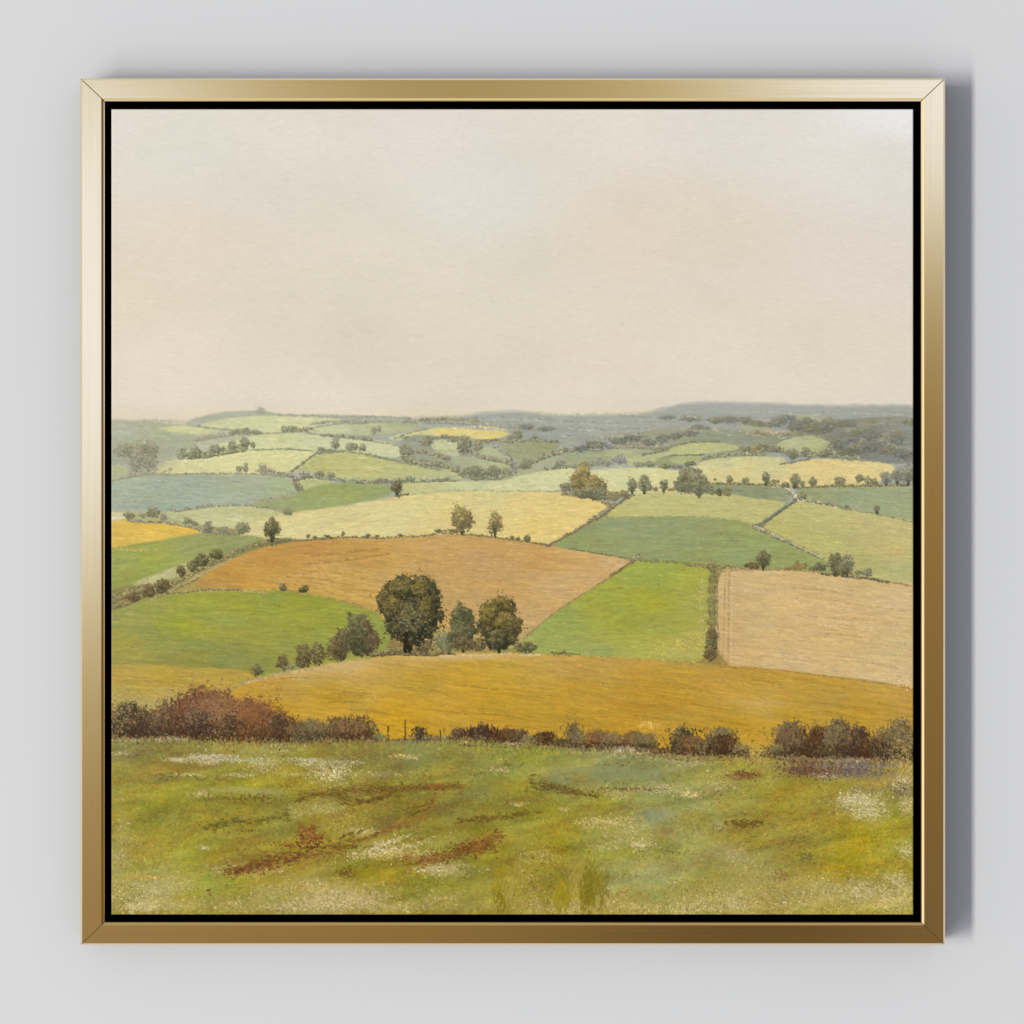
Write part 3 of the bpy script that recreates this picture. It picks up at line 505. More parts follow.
    for k in range(60):
        x0 = rng.uniform(235, 880); y0 = rng.uniform(676, 735); a = -.02 + .10 * (x0 - 240) / 600
        if x0 < 330: a = -.1
        line([(x0, y0), (x0 + 20, y0 + 20 * a + 1), (x0 + 42, y0 + 42 * a + 4)], rng.choice(['ad8226', 'cda340', 'b88c2e', 'a98434', 'c9a04c']), .9, .3, .35)
    line([(228, 690), (240, 683), (262, 677), (300, 669)], 'a79a5c', 1.6, .6, .2); line([(240, 684), (265, 678), (300, 671), (330, 666)], 'c4ac78', 2.0, .4, .4)
    line([(520, 653.5), (580, 656), (640, 659), (705, 664.5)], 'b5a04e', 1.3, .6, .3); line([(718, 667), (780, 670), (830, 677), (885, 684), (913, 689)], 'b08c48', 1.1, .6, .4)
    dabs(905, 683, 22, 5, 'd9bf8c', 160, 1.8, .6, rot=12); dabs(650, 727, 26, 6, 'd9b04e', 120, 1.8, .5, -15, 15); dabs(650, 724, 10, 3, 'd8b763', 40, 1.8, .6, -15, 15)
    # main tree line
    glaze(455, 640, 30, 12, '93a05a', .9, 0, .4); dabs(440, 640, 20, 12, 'a39c68', 50, 1.6, .5)
    for q in ((257, 677, 12, 13, 'oak', .9), (283, 671, 12, 17, 'greyb', 1.1), (290, 670, 12, 5, 'stone', .8), (303, 668, 17, 24, 'greyb', 1.2), (317, 666, 18, 24, 'greyb', 1.1), (336, 662, 20, 26, 'greyb', 1.), (341, 660, 18, 34, 'greyb', .9), (362, 656, 32, 41, 'greyb', 1.1), (357, 655, 26, 42, 'oak', .8),
              (372, 655, 18, 24, 'greyb', .9)): tree(*q[:4], q[4], dens=q[5], loose=.05, cup=.0)
    hedge([(370, 655), (400, 653), (430, 653)], 6, 'greyb', 1.4, 1.3); hedge([(375, 653), (395, 650), (410, 652)], 4, 'hedge', .6)
    tree(424, 653, 20, 14, 'greyb', dens=1., cup=0.); tree(446, 653, 24, 22, 'bluegr', dens=1., loose=.1, cup=0)
    tree(410, 653, 58, 75, 'big', True, dens=1.0, loose=.02, cup=.06)
    for q in ((390, 625, 26, 40), (400, 605, 30, 30), (427, 620, 26, 42), (418, 602, 34, 28), (410, 640, 44, 24)): tree(*q, 'big', dens=.75)
    for q in ((398, 600, 26, 20), (420, 600, 24, 18), (392, 622, 20, 28), (425, 625, 18, 30)): tree(*q, 'big2', dens=.5)
    tree(409, 648, 40, 40, 'big', dens=.5); dabs(405, 618, 24, 34, '8d9076', 110, 1.1, .5, 80, 40); dabs(412, 622, 28, 36, '9a8f62', 100, 1.1, .5, 80, 40)
    n = 130; t = rng.random(n); strokes(405.5 + rng.normal(0, .9, n), 653 - t * 20, 3, 90, 1.2, jit(hx('2f2a1a'), n, .15), .9)
    hedge([(390, 654), (430, 655), (455, 654)], 4, 'greyb', 1.1)
    tree(463, 652, 30, 46, 'oak', True, dens=1.1, loose=.05); tree(462, 625, 24, 20, 'oak', dens=.7); tree(460, 648, 24, 26, 'oak', dens=.8); tree(464, 653, 28, 16, 'greyb', dens=.8); tree(478, 652, 18, 14, 'greyb', dens=1., cup=0.)
    tree(499, 653, 42, 57, 'big', True, dens=1.); tree(497, 620, 34, 24, 'big2', dens=.9); tree(488, 632, 18, 28, 'big2', dens=.7); tree(508, 640, 26, 28, 'big2', dens=.6); tree(512, 650, 16, 30, 'big', dens=.8); tree(500, 653, 34, 24, 'big', dens=.8)
    tree(525, 654, 22, 13, 'oak', dens=1.2, cup=0.); dabs(560, 653, 9, 2, '6b6b38', 40, 1.4, .7); dabs(571, 654, 8, 2, '77753f', 24, 1.4, .7)
    line([(440, 656), (500, 654.5), (540, 655)], 'd0b98c', 1.6, .55, .3)
    # ---- foreground meadow
    F([(108, 742), (150, 741), (200, 741), (250, 744), (300, 745), (330, 742), (380, 742), (430, 743), (470, 742), (520, 748), (570, 751), (620, 754), (660, 757), (700, 762), (760, 763), (800, 760), (860, 762), (916, 764), (916, 918), (108, 918)],
      [(130, 752, '958f4e'), (180, 750, '8c8746'), (230, 755, '979148'), (130, 775, '969349'), (160, 800, '92903a'), (140, 815, '938f3a'), (210, 820, '9c9339'), (130, 850, 'a0964a'), (120, 880, 'a0944d'), (160, 880, 'a79d5e'), (200, 860, '959142'),
       (260, 790, '95913f'), (300, 765, '8f9143'), (350, 760, '908c4c'), (290, 800, '8f893a'), (260, 850, '9a8f3e'), (300, 850, '968a38'), (420, 760, '8b8f4c'), (480, 765, '8a8e4a'), (400, 790, '938a3e'), (440, 805, '8d843a'), (350, 815, '9b9148'),
       (360, 870, '928f33'), (330, 900, 'a6985e'), (420, 880, '938e39'), (450, 850, '929039'), (480, 900, '9c9345'), (470, 830, '938d3c'), (530, 750, '8c8c40'), (560, 775, '8c9362'), (600, 780, '8b9467'), (650, 775, '8b9266'), (520, 785, '928f3d'),
       (540, 810, '988e36'), (560, 840, '9a9035'), (520, 860, '94893a'), (560, 880, '93863a'), (600, 800, '9a9340'), (650, 815, '959562'), (700, 800, '9a9a5b'), (690, 840, 'a29f5f'), (620, 850, '9f9847'), (620, 880, 'a3a063'), (660, 880, 'a2a067'), (690, 900, '9c9650'),
       (740, 785, '97954a'), (780, 800, '9d963e'), (740, 840, '9a8d3a'), (760, 870, 'a39c5a'), (800, 860, '9f9449'), (850, 850, 'a49234'), (840, 870, 'a09334'), (880, 810, '9f9540'), (900, 780, '9b8b52'), (830, 790, '9c9545'), (900, 870, 'a59a42'), (780, 905, 'aa9c58'), (870, 905, 'b0a461')],
      amp=.09, ang=-3, tex=(20, 6), L=9, dens=.35, lum=.05)
    # overall loose brushwork of the meadow
    n = 26000
    x = rng.uniform(U0, U1, n); y = 745 + rng.random(n) ** .8 * 170; y = y + np.where(x > 560, 12, 0)
    strokes(x, y, rng.uniform(2, 6, n), rng.normal(-8, 30, n), rng.uniform(.6, 1.5, n), jit(at(x, y + rng.normal(0, 4, n)), n, .04, .014), .5, .2)
    def tufts(n, tint, al, sd, thr, su=26, sv=9, L=3.2):
        """grass blades in drifts"""
        x = rng.uniform(U0, U1, n); y = rng.uniform(748, V1, n); y = y + np.where(x > 560, 14, 0)
        k = (noise(su, sv, sd, -8, 3, x, y) + rng.normal(0, .12, n)) > thr
        x, y = x[k], y[k]; m = len(x)
        base = at(x, y) * .55 + hx(tint) * .45
        strokes(x, y, rng.uniform(.5, 1.2, m) * L * (.5 + (y - 740) / 230), rng.normal(-62, 38, m), rng.uniform(.6, 1.1, m), np.clip(base * (1 + rng.normal(0, .07, (m, 1))), 0, 1).astype(np.float32), al, .2)
    tufts(16000, '76702f', .5, 801, .22); tufts(14000, '86703a', .5, 802, .3, 60, 7, 5); tufts(14000, 'aaa052', .45, 803, .2); tufts(16000, '86903c', .5, 804, .15, 60, 16, 5)
    tufts(9000, 'b8ac76', .45, 805, .3, 22, 8); tufts(5000, '86603a', .4, 806, .45, 40, 5)
    # rolling ground: long soft swells of light and shade running up to the right
    sl = (slice(int((744 - V0) * S), H), slice(0, W)); x, y = XX[sl], YY[sl]
    sw = noise(90, 13, 811, -12, 3, x, y); sw2 = noise(34, 7, 812, -16, 3, x, y); gr = noise(120, 40, 813, -5, 2, x, y)
    img[sl] *= (1 + .10 * sw + .08 * sw2)[..., None]
    img[sl] += (np.clip(gr, 0, 1) * .06)[..., None] * np.array([-.25, .5, -.7]) + (np.clip(-sw2 - .15, 0, 1) * .10)[..., None] * np.array([.3, -.35, -.1])
    G = glaze
    for a in ((175, 765, 34, 6, '84753f', .5, 5), (140, 760, 30, 5, '857c4a', .5), (240, 802, 40, 4, '7d7634', .6, 4), (165, 780, 26, 4, '7f7841', .5, -8), (240, 860, 34, 5, '8b7438', .7, -14), (270, 868, 20, 4, '93693a', .6, -14),
              (395, 790, 70, 4.5, '7f6a35', .65, -4), (350, 800, 34, 4, '85713a', .6, 4), (430, 788, 36, 3, '8b6335', .6), (400, 826, 46, 4.5, '8a6c3a', .6, -22), (335, 850, 40, 4, '8b6e38', .65, -14), (465, 850, 34, 6, '84602f', .8, -16), (430, 857, 30, 4, '8a6a38', .7, -4),
              (340, 842, 26, 2, '6f6532', .5, -18), (560, 788, 18, 3, '6f6536', .55, 10), (500, 818, 26, 2.4, '7c6c34', .6, -5), (640, 790, 34, 2.4, '7a6a42', .5), (740, 830, 20, 5, '8a7438', .55), (795, 850, 26, 8, '8d7638', .4, -10),
              (745, 776, 20, 4, '8a6c45', .7), (820, 772, 50, 7, '82694e', .75), (860, 775, 40, 8, '7c7060', .6), (880, 760, 40, 7, '75706a', .6), (905, 790, 18, 12, '94875c', .6), (780, 765, 30, 4, '9c9258', .7),
              (630, 775, 46, 9, '8b9870', .6), (655, 815, 20, 6, '89977a', .6), (600, 770, 36, 5, '8b966c', .5), (410, 760, 30, 6, '8a9058', .4), (470, 795, 30, 6, '8e9660', .35), (230, 790, 34, 4, 'a8a878', .5), (260, 792, 24, 4, 'aaad86', .45),
              (645, 870, 50, 16, 'aaa673', .45, 4), (700, 850, 30, 14, 'a5a369', .4), (150, 885, 26, 14, 'b2ab74', .5), (118, 865, 12, 30, 'aca466', .5), (120, 820, 8, 24, 'a8a25c', .5), (730, 850, 22, 14, 'a89b67', .5), (720, 825, 10, 8, 'a8aa80', .5),
              (340, 900, 44, 14, 'b8aa78', .5), (300, 880, 24, 8, 'a9a065', .4), (270, 895, 24, 10, 'b0a468', .4), (440, 843, 34, 9, 'ada262', .45, -10), (375, 845, 24, 5, 'b4a86c', .5, -14), (440, 870, 22, 10, 'b3a56b', .5, 20), (620, 830, 40, 10, 'aba566', .4, 20),
              (870, 810, 26, 14, 'b0a868', .45, 20), (830, 890, 60, 14, 'aea566', .45), (300, 905, 180, 6, 'a89c5a', .35), (560, 908, 60, 8, 'b5a868', .45), (680, 905, 60, 8, 'aca05c', .4), (740, 880, 40, 20, 'a8a160', .35)): G(*a[:5], a[5] if len(a) > 5 else .5, a[6] if len(a) > 6 else 0, .55)
    def fl(cx, cy, rx, ry, n, c='c4b98e', c2=None, size=1.1, al=.55, rot=0.):
        glaze(cx, cy, rx * .75, ry * .9, c, .36, rot, .9); n = int(n * .62)
        dabs(cx, cy, rx * 1.1, ry * 1.2, '8a7f4c', int(n * .45), size * 1.2, .5, rot=rot)
        dabs(cx, cy, rx, ry, c, n, size, al, -60, 50, .10, rot); dabs(cx, cy, rx * .8, ry * .8, c2 or 'd8cda2', n // (3 if c2 else 6), size, al, -60, 50, .07, rot)
    for a in ((200, 758, 30, 4, 200), (215, 757, 26, 3.5, 160, 'cfc6a8'), (265, 765, 22, 9, 220), (180, 760, 16, 3, 80), (232, 760, 60, 3, 200, 'b8b596'), (135, 741, 40, 2, 90, 'c8bda0'), (165, 740, 36, 2, 120, 'c4bda4'), (120, 754, 12, 3, 50, 'bdb283'),
              (275, 751, 26, 3, 80, 'b9b078'), (210, 763, 14, 3, 60, 'cbb28c'), (190, 775, 20, 3, 70, 'b9b083'), (240, 775, 20, 2.5, 70, 'bdb48a'), (200, 794, 14, 4, 60, 'c2b684'), (205, 848, 7, 3, 36), (300, 760, 14, 2.4, 50, 'bdb184'),
              (330, 774, 26, 9, 330, 'd3c996', 'ebe2b8'), (325, 764, 36, 5, 180, 'bcb594'), (310, 760, 20, 3, 80, 'c4bb9a'), (290, 774, 20, 2.5, 50, 'b9ab6c'), (350, 762, 24, 4, 80, 'a8a27c'), (398, 756, 16, 3, 30, 'd2bb62', 'e6d9a0'), (408, 757, 10, 3, 36, 'c9bd8a'), (380, 774, 50, 4, 110, 'aaa06a'),
              (498, 770, 14, 4, 50, 'c1b784'), (505, 742, 16, 2.5, 90, 'cfc4aa'), (362, 831, 24, 6, 120, 'c2b984'), (325, 808, 30, 7, 120, 'b3aa70'), (390, 850, 44, 5, 340, 'c6ba84', 0, 1.3, .7, -14), (380, 846, 34, 4, 200, 'cabf90', 0, 1.3, .7, -20), (410, 855, 44, 7, 260, 'bcae70', 0, 1.3, .65), (430, 870, 24, 6, 160, 'c2b48a'), (450, 868, 30, 8, 200, 'bfb080'),
              (350, 895, 60, 14, 560, 'bfb182'), (330, 905, 60, 8, 400, 'c8ba8c'), (400, 908, 40, 6, 200, 'beb07a'), (445, 900, 26, 12, 150, 'b7a968'), (310, 885, 20, 8, 100, 'b9ac76'), (280, 908, 40, 6, 220, 'c0b47c'), (270, 890, 36, 10, 180, 'b6aa6a'),
              (150, 895, 40, 18, 420, 'bfb586'), (140, 908, 26, 8, 260, 'cfc59c'), (165, 905, 50, 8, 250, 'c0b47c'), (118, 890, 12, 20, 140, 'b6aa68'), (180, 885, 20, 12, 100, 'bcb07c'), (150, 878, 34, 4, 80, 'c9a85c'), (120, 860, 14, 10, 90, 'b4a96c'), (125, 830, 12, 30, 110, 'aea55f'),
              (230, 870, 26, 7, 130, 'b9ae76'), (265, 872, 30, 7, 150, 'b3a566'), (230, 905, 30, 8, 160, 'b3a766'), (295, 812, 12, 8, 60, 'b5ab6e'),
              (588, 752, 12, 2, 36, 'cdbfa4'), (622, 750, 22, 5, 230, 'c9bda2', 'e6dcc8'), (635, 753, 26, 3, 120, 'c6bb98'), (660, 757, 30, 2, 130, 'cbbf9c'), (690, 762, 40, 4, 160, 'a49a6c'), (515, 746, 16, 2.4, 80, 'd3c8ae'), (688, 794, 16, 5, 150, 'cbbf82', 'dfd4a0'), (665, 788, 22, 6, 160, 'b9ac80'), (640, 789, 30, 4, 100, 'aaa070'),
              (615, 794, 16, 5, 80, 'b7aa70'), (520, 804, 14, 3, 40, 'c8bb7e'), (564, 809, 6, 2.5, 24, 'cdb883'), (612, 822, 36, 7, 320, 'c0b573', 'd6cc96'), (590, 824, 20, 7, 150, 'b9ae6c'), (625, 834, 34, 12, 260, 'b3a96c'), (640, 845, 14, 7, 160, 'c2b782', 'dcd3aa'), (608, 845, 22, 6, 110, 'b1a871'),
              (540, 856, 26, 8, 170, 'b5a763'), (530, 870, 30, 30, 240, 'aa9a4c'), (530, 900, 30, 14, 240, 'ab9c50'), (560, 908, 36, 9, 380, 'c0b278'), (600, 905, 40, 10, 260, 'b2a55c'), (640, 908, 40, 8, 300, 'b9ad68'), (685, 900, 26, 20, 340, 'bab074'), (690, 910, 30, 7, 200, 'c4ba80'),
              (862, 803, 30, 14, 500, 'c8bf90', 'e0d8b4'), (850, 798, 20, 7, 160, 'cbc294'), (870, 815, 20, 8, 120, 'cdc49a'), (902, 782, 16, 12, 200, 'c9bc90', 'e0d5b4'), (908, 805, 10, 14, 140, 'c4ba88'), (906, 850, 12, 12, 130, 'c3ba8c'), (826, 775, 14, 4, 60, 'bdb39c'), (850, 763, 36, 5, 200, 'b3aca0', 'd0cabc'), (790, 762, 26, 3, 90, 'bdb27c'), (755, 755, 20, 12, 220, 'b8a864'),
              (735, 855, 20, 12, 130, 'b5a76f'), (730, 900, 50, 20, 700, 'b6ab6a'), (730, 905, 40, 12, 300, 'c5bb84'), (800, 905, 70, 14, 600, 'b7a966'), (820, 890, 30, 12, 260, 'b5ac74'), (858, 890, 24, 16, 420, 'bdb47c', 'd3cb9c'), (890, 900, 26, 18, 500, 'bfb478', 'dad09c'), (905, 890, 16, 14, 200, 'c3b980'), (895, 880, 14, 10, 140, 'c6bc8c'),
              (720, 786, 30, 8, 200, 'a79d68'), (720, 775, 20, 7, 120, 'a89c60'), (905, 760, 14, 16, 200, 'c2ab64'), (820, 880, 26, 12, 120, 'b2a866'), (780, 885, 40, 14, 240, 'aca05c'), (750, 870, 44, 20, 260, 'aaa062')): fl(*a[:5], a[5] if len(a) > 5 else 'c4b98e', (a[6] or None) if len(a) > 6 else None, a[7] if len(a) > 7 else 1.15, a[8] if len(a) > 8 else .55, a[9] if len(a) > 9 else 0.)
    for a in ((240, 869, 24, 5, '7d5830', 130), (235, 872, 14, 4, '8f5c34', 70), (290, 858, 40, 5, '85683a', 120), (287, 845, 14, 4, '86602f', 60), (240, 798, 34, 4, '686330', 110), (225, 826, 26, 3, '7a7434', 50), (245, 831, 14, 2, '6c6a34', 40),
              (208, 890, 4, 4, '5f4a26', 14), (168, 777, 16, 3, '78704a', 60), (345, 873, 9, 5, '63502a', 60), (420, 788, 50, 3, '725c30', 150), (435, 786, 12, 2, '965a38', 40), (365, 790, 34, 4, '766334', 140), (325, 795, 20, 3, '77663a', 60), (400, 824, 26, 7, '8a6a3c', 110),
              (345, 847, 36, 2.5, '6b5a2e', 120), (320, 856, 40, 5, '8a6838', 110), (470, 848, 34, 6, '744f2a', 260), (480, 843, 20, 5, '95603a', 100), (440, 857, 24, 4, '7d5c32', 120), (425, 862, 14, 4, '9a6a40', 60), (490, 818, 30, 2, '685a2c', 70), (550, 788, 22, 3, '665a30', 90), (565, 793, 14, 2, '6c5c34', 50),
              (630, 789, 40, 2, '6f5f3c', 70), (500, 837, 6, 3, '665430', 24), (745, 825, 22, 3, '6a5a30', 80), (730, 830, 24, 5, '86703a', 60), (745, 774, 16, 4, '7a4f34', 110), (735, 778, 16, 3, '8a6a44', 50), (820, 770, 46, 8, '6e4c3a', 380), (800, 768, 20, 6, '5f4a3c', 120), (860, 770, 30, 8, '6f6560', 300), (880, 762, 30, 6, '5f5a5c', 200),
              (800, 845, 24, 12, '8a7238', 120), (807, 858, 8, 6, '75703c', 50), (781, 875, 9, 6, '7d6a3e', 50), (620, 875, 20, 5, '8c8440', 60), (530, 890, 30, 16, '85782f', 90), (675, 853, 26, 3, '7f8040', 60), (900, 790, 18, 8, '776a50', 120), (870, 790, 26, 6, '8a7d5a', 90), (540, 870, 40, 26, '857a30', 120), (620, 765, 40, 3, '7d8050', 60)):
        dabs(*a[:4], a[4], a[5], 1.4, .65, -30, 45, .14)
    def streak(pts, w, cols, n, al=.42):
        p = np.array(pts, float)
        for c in cols:
            x, y, L = path_pts(pts, n); k = np.clip(np.searchsorted(p[:, 0], x), 1, len(p) - 1)
            ang = np.degrees(np.arctan2(p[k, 1] - p[k - 1, 1], p[k, 0] - p[k - 1, 0])); sd = int(rng.integers(1e6))
            o = rng.normal(0, .75, n) * w * (.6 + .6 * noise(12, 12, sd, 0, 1, x, y)); keep = noise(16, 5, sd + 1, -14, 2, x, y) > -.25
            x, y, ang, o = x[keep], y[keep], ang[keep], o[keep]; m = len(x)
            strokes(x, y + o, rng.uniform(2, 6, m), ang + rng.normal(0, 18, m), rng.uniform(.6, 1.3, m), jit(hx(c), m, .10, .015), al, .15)
    for a in (([(225, 875), (255, 868), (290, 855), (320, 852), (350, 845), (380, 833), (410, 818), (436, 800)], 6, ('846633', '6c5a2c', '8f7038'), 170), ([(235, 872), (255, 866), (275, 862), (300, 858)], 6, ('855a36', '6f4c2c'), 110),
              ([(296, 800), (318, 794), (345, 791), (400, 790), (440, 786), (462, 787)], 5, ('6a5b2c', '7f6832'), 190), ([(336, 798), (350, 803), (372, 801), (392, 794)], 6, ('7c6733', '6b5a2c'), 90), ([(400, 862), (425, 860), (452, 857), (475, 849), (490, 840), (504, 832)], 9, ('6d4d2a', '86602f', '9a6c3c'), 100),
              ([(150, 776), (175, 774), (200, 778), (230, 776)], 4, ('7b7140',), 70), ([(205, 828), (232, 822), (262, 822), (290, 814)], 5, ('666330', '75702f'), 100), ([(455, 822), (490, 819), (520, 814), (540, 812)], 4, ('685a2a', '7c6b32'), 70), ([(120, 758), (150, 752), (190, 755)], 5, ('7c7040',), 70),
              ([(530, 782), (552, 786), (580, 794), (600, 797)], 5, ('66582e', '7a6936'), 70), ([(330, 842), (350, 834), (380, 829)], 3, ('6a5b2e',), 60), ([(725, 822), (742, 824), (762, 822)], 4, ('6d5a30',), 60)): streak(*a)
    # upright grass washes near the lower edge
    for k in range(17):
        x0 = rng.uniform(490, 600); y0 = rng.uniform(872, 905); m = 60
        strokes(x0 + rng.normal(0, 4, m), y0 + rng.normal(0, 11, m), rng.uniform(4, 10, m), rng.normal(-82, 12, m), rng.uniform(.7, 1.4, m), jit(hx(('7d7428', '99902f', 'a4984a', '8b8634')[k % 4]), m, .06, .012), .30, .15)
    tree(309, 850, 28, 25, 'rust', dens=.45, loose=.2, cup=0.); dabs(310, 838, 18, 10, '9d9040', 80, 1.6, .5); dabs(311, 836, 16, 10, 'a5683c', 60, 1.6, .6)
    # ---- foreground hedge
    def bush(x, b, w, h, p, d=1., lo=.1):
        h = h * .95
        for k in range(3): tree(x + rng.normal(0, w * .16), b, w * rng.uniform(.6, .95), h * rng.uniform(.65, 1.03), p, dens=d * .5, loose=lo, cup=-.02)
        n = int(w * 6); strokes(x + rng.normal(0, w * .30, n), b - rng.random(n) * h * .8, rng.uniform(2.5, 7, n), rng.normal(-90, 22, n), .8, jit(hx(PAL[p][int(rng.integers(0, 3))]), n, .12), .5, .15)
        n = int(w * 5); dabs(x, b - h * .2, w * .8, h * .2, PAL[p][0], n, 1.5, .7)
    dabs(228, 734, 90, 4, '4a3a28', 500, 1.8, .8); glaze(215, 728, 90, 15, '5a4636', .85, 3, .25); glaze(310, 735, 50, 11, '554230', .85, 4, .25); glaze(135, 728, 26, 12, '64533d', .8, 0, .3)
    for q in ((118, 739, 18, 36, 'purp'), (130, 738, 34, 44, 'greyb'), (142, 739, 26, 36, 'purp'), (158, 739, 24, 40, 'purp'), (172, 738, 24, 38, 'purp'), (183, 738, 34, 52, 'red'), (200, 739, 38, 60, 'red'), (215, 741, 34, 62, 'red'), (226, 741, 30, 56, 'red'), (204, 740, 30, 34, 'purp'),
              (238, 742, 24, 42, 'rust'), (245, 742, 32, 54, 'red'), (258, 742, 36, 54, 'rust'), (272, 744, 26, 38, 'red'), (230, 742, 36, 30, 'brown'), (285, 745, 26, 36, 'purp'), (294, 745, 20, 28, 'brown'), (270, 744, 30, 26, 'brown'),
              (303, 744, 22, 30, 'purp'), (315, 743, 24, 30, 'greyb'), (336, 742, 24, 32, 'greyb'), (345, 742, 22, 28, 'brown'), (358, 742, 24, 34, 'greyb'), (360, 742, 20, 26, 'brown')): bush(*q)
    glaze(185, 704, 14, 8, '9a5f40', .3); glaze(250, 712, 14, 16, '9a5a34', .35); glaze(207, 705, 16, 12, '9c6647', .35); dabs(242, 722, 8, 26, 'ac6e38', 60, 1.5, .5); dabs(205, 705, 44, 22, '96705a', 320, 1.4, .4); dabs(190, 715, 40, 26, '8f7656', 260, 1.4, .4); dabs(262, 712, 24, 26, '8c6248', 200, 1.4, .4)
    dabs(222, 725, 16, 24, 'a08a64', 160, 1.3, .4); dabs(200, 730, 60, 8, '3e3226', 260, 1.4, .5)
    dabs(231, 728, 7, 22, '43352a', 90, 1.5, .6); dabs(172, 722, 7, 24, '4a3d30', 80, 1.5, .55); dabs(208, 722, 6, 26, '5c4230', 60, 1.5, .5); dabs(278, 728, 9, 22, '41342a', 110, 1.5, .6); dabs(152, 726, 20, 18, '4f4538', 120, 1.5, .5)
    dabs(118, 715, 12, 24, 'a38a5e', 120, 1.5, .5); dabs(133, 705, 20, 18, 'a08a5c', 150, 1.5, .45)
    hedge([(355, 743), (380, 741), (405, 742), (430, 742), (455, 741), (470, 742)], 5, 'purp', 1.2, 1.4)
    tree(380, 740, 12, 6, 'bluegr'); bush(420, 742, 15, 19, 'greyb', .35, .25); bush(432, 742, 14, 7, 'greyb', 1.); tree(446, 741, 10, 6, 'hedge')
    for q in ((461, 742, 16, 16, 'purp'), (473, 743, 20, 18, 'brown'), (487, 744, 22, 24, 'purp'), (497, 744, 18, 18, 'brown'), (510, 745, 22, 20, 'brown'), (520, 745, 16, 18, 'purp'), (533, 747, 14, 14, 'hedge'), (548, 748, 20, 20, 'brown'), (562, 749, 16, 12, 'greyb'),
              (574, 750, 18, 34, 'greyb'), (580, 750, 18, 22, 'greyb'), (600, 751, 26, 25, 'brown'), (612, 751, 22, 23, 'greyb'), (632, 751, 24, 24, 'brown'), (645, 751, 22, 22, 'greyb'), (660, 756, 22, 8, 'brown'), (686, 757, 30, 36, 'greyb'), (690, 757, 24, 26, 'brown'),
              (705, 758, 18, 20, 'greyb'), (720, 758, 34, 38, 'greyb'), (722, 757, 26, 28, 'brown'), (740, 757, 16, 16, 'greyb')): bush(*q, .8 if q[3] > 25 else 1.1)
    dabs(574, 722, 9, 14, '9c7c44', 50, 1.5, .5); hedge([(655, 757), (690, 760), (735, 760)], 6, 'brown', 1.2, 1.5, .8); hedge([(455, 744), (520, 747), (600, 751)], 4, 'purp', .9, 1.4)
    glaze(830, 748, 46, 12, '57483a', .8, 2, .25)
    for q in ((785, 757, 30, 38, 'greyb'), (795, 757, 28, 40, 'purp'), (775, 758, 18, 18, 'greyb'), (815, 758, 30, 38, 'brown'), (828, 759, 26, 32, 'purp'), (842, 759, 34, 42, 'greyb'), (858, 759, 32, 40, 'purp'), (870, 760, 20, 26, 'brown'), (885, 762, 26, 32, 'purp'), (897, 760, 34, 44, 'greyb'), (908, 764, 20, 40, 'greyb')): bush(*q)
    hedge([(775, 758), (820, 762), (880, 763)], 6, 'purp', 1.1, 1.6, .7)
    dabs(905, 758, 14, 26, 'bb9e5c', 220, 1.5, .6); dabs(895, 765, 18, 14, 'a89058', 110, 1.4, .5); dabs(850, 764, 60, 5, '8f8c90', 200, 1.5, .5); dabs(755, 742, 22, 16, 'c2a050', 160, 1.5, .5)
    fl(622, 750, 20, 4, 110, 'c4b798', 'd8cdb2'); fl(650, 755, 30, 2, 60, 'b9ad88'); fl(140, 740, 40, 1.8, 50, 'beb498'); fl(178, 739, 20, 3, 60, 'bdb29c'); fl(510, 744, 18, 2, 50, 'c6bb9c', 'd8ceb4'); fl(850, 761, 30, 3, 90, 'b7b1a4'); fl(695, 764, 30, 3, 60, 'a59874'); fl(290, 747, 24, 1.6, 40, 'a8a05c')
    # grass growing up into the foot of the hedge
    n = 2600; x = rng.uniform(U0, U1, n); y = np.interp(x, [111, 250, 300, 430, 470, 570, 660, 760, 880, 913], [741, 745, 745, 743, 743, 751, 757, 762, 764, 765]) + rng.normal(1, 1.6, n)
    strokes(x, y - 1, rng.uniform(1.5, 4.5, n), rng.normal(-80, 24, n), .8, jit(at(x, y + 6), n, .09, .02), .55, .1)
    n = 900; x = rng.uniform(U0, U1, n); y = np.interp(x, [111, 250, 300, 430, 470, 570, 660, 760, 880, 913], [741, 745, 745, 743, 743, 751, 757, 762, 764, 765]) - rng.random(n) * 7
    strokes(x, y, rng.uniform(2, 5, n), rng.normal(-85, 24, n), .7, jit(hx('8b7a4e'), n, .16, .02), .45, .1)
    # a little grey worked through the field colours; a warmer, lighter sky
    g_ = (img @ np.array([.3, .59, .11], np.float32))[..., None]; k_ = (np.clip((YY - 425) / 30, 0, 1) * np.clip((740 - YY) / 20, 0, 1) * .07)[..., None]
    img[:] = img * (1 - k_) + (g_ * 1.02) * k_
    img *= (1 + np.clip((408 - YY) / 14, 0, 1)[..., None] * np.array([.016, .012, .010])).astype(np.float32)
    k_ = np.clip((YY - 752) / 14, 0, 1)[..., None] * .07
    img[:] = img + (img - g_) * k_ * [1., .9, 1.1] + (img - np.array([.58, .55, .27], np.float32)) * k_ * .7 - k_ * np.array([.04, .06, .05])
    img[:] = np.clip(img, .02, .97)
    # fence posts
    for x, y, h, w in ((388.2, 741, 14, .7), (405.3, 740, 19, .8), (440.4, 740, 9, .7)):
        n = 90; t = rng.random(n); strokes(x + rng.normal(0, .15, n), y - t * h, 2.2, 90, w, jit(hx('5c4c30'), n, .12), .7)
    # ---- whole surface: fine dry-brush grain, canvas weave
    g = noise(3.2, 1.1, 71, 2, 2) * .5 + noise(2.0, 2.0, 72, 40, 1) * .3
    img *= (1 + g * np.where(YY < 412, .012, .032))[..., None]
    n = 60000
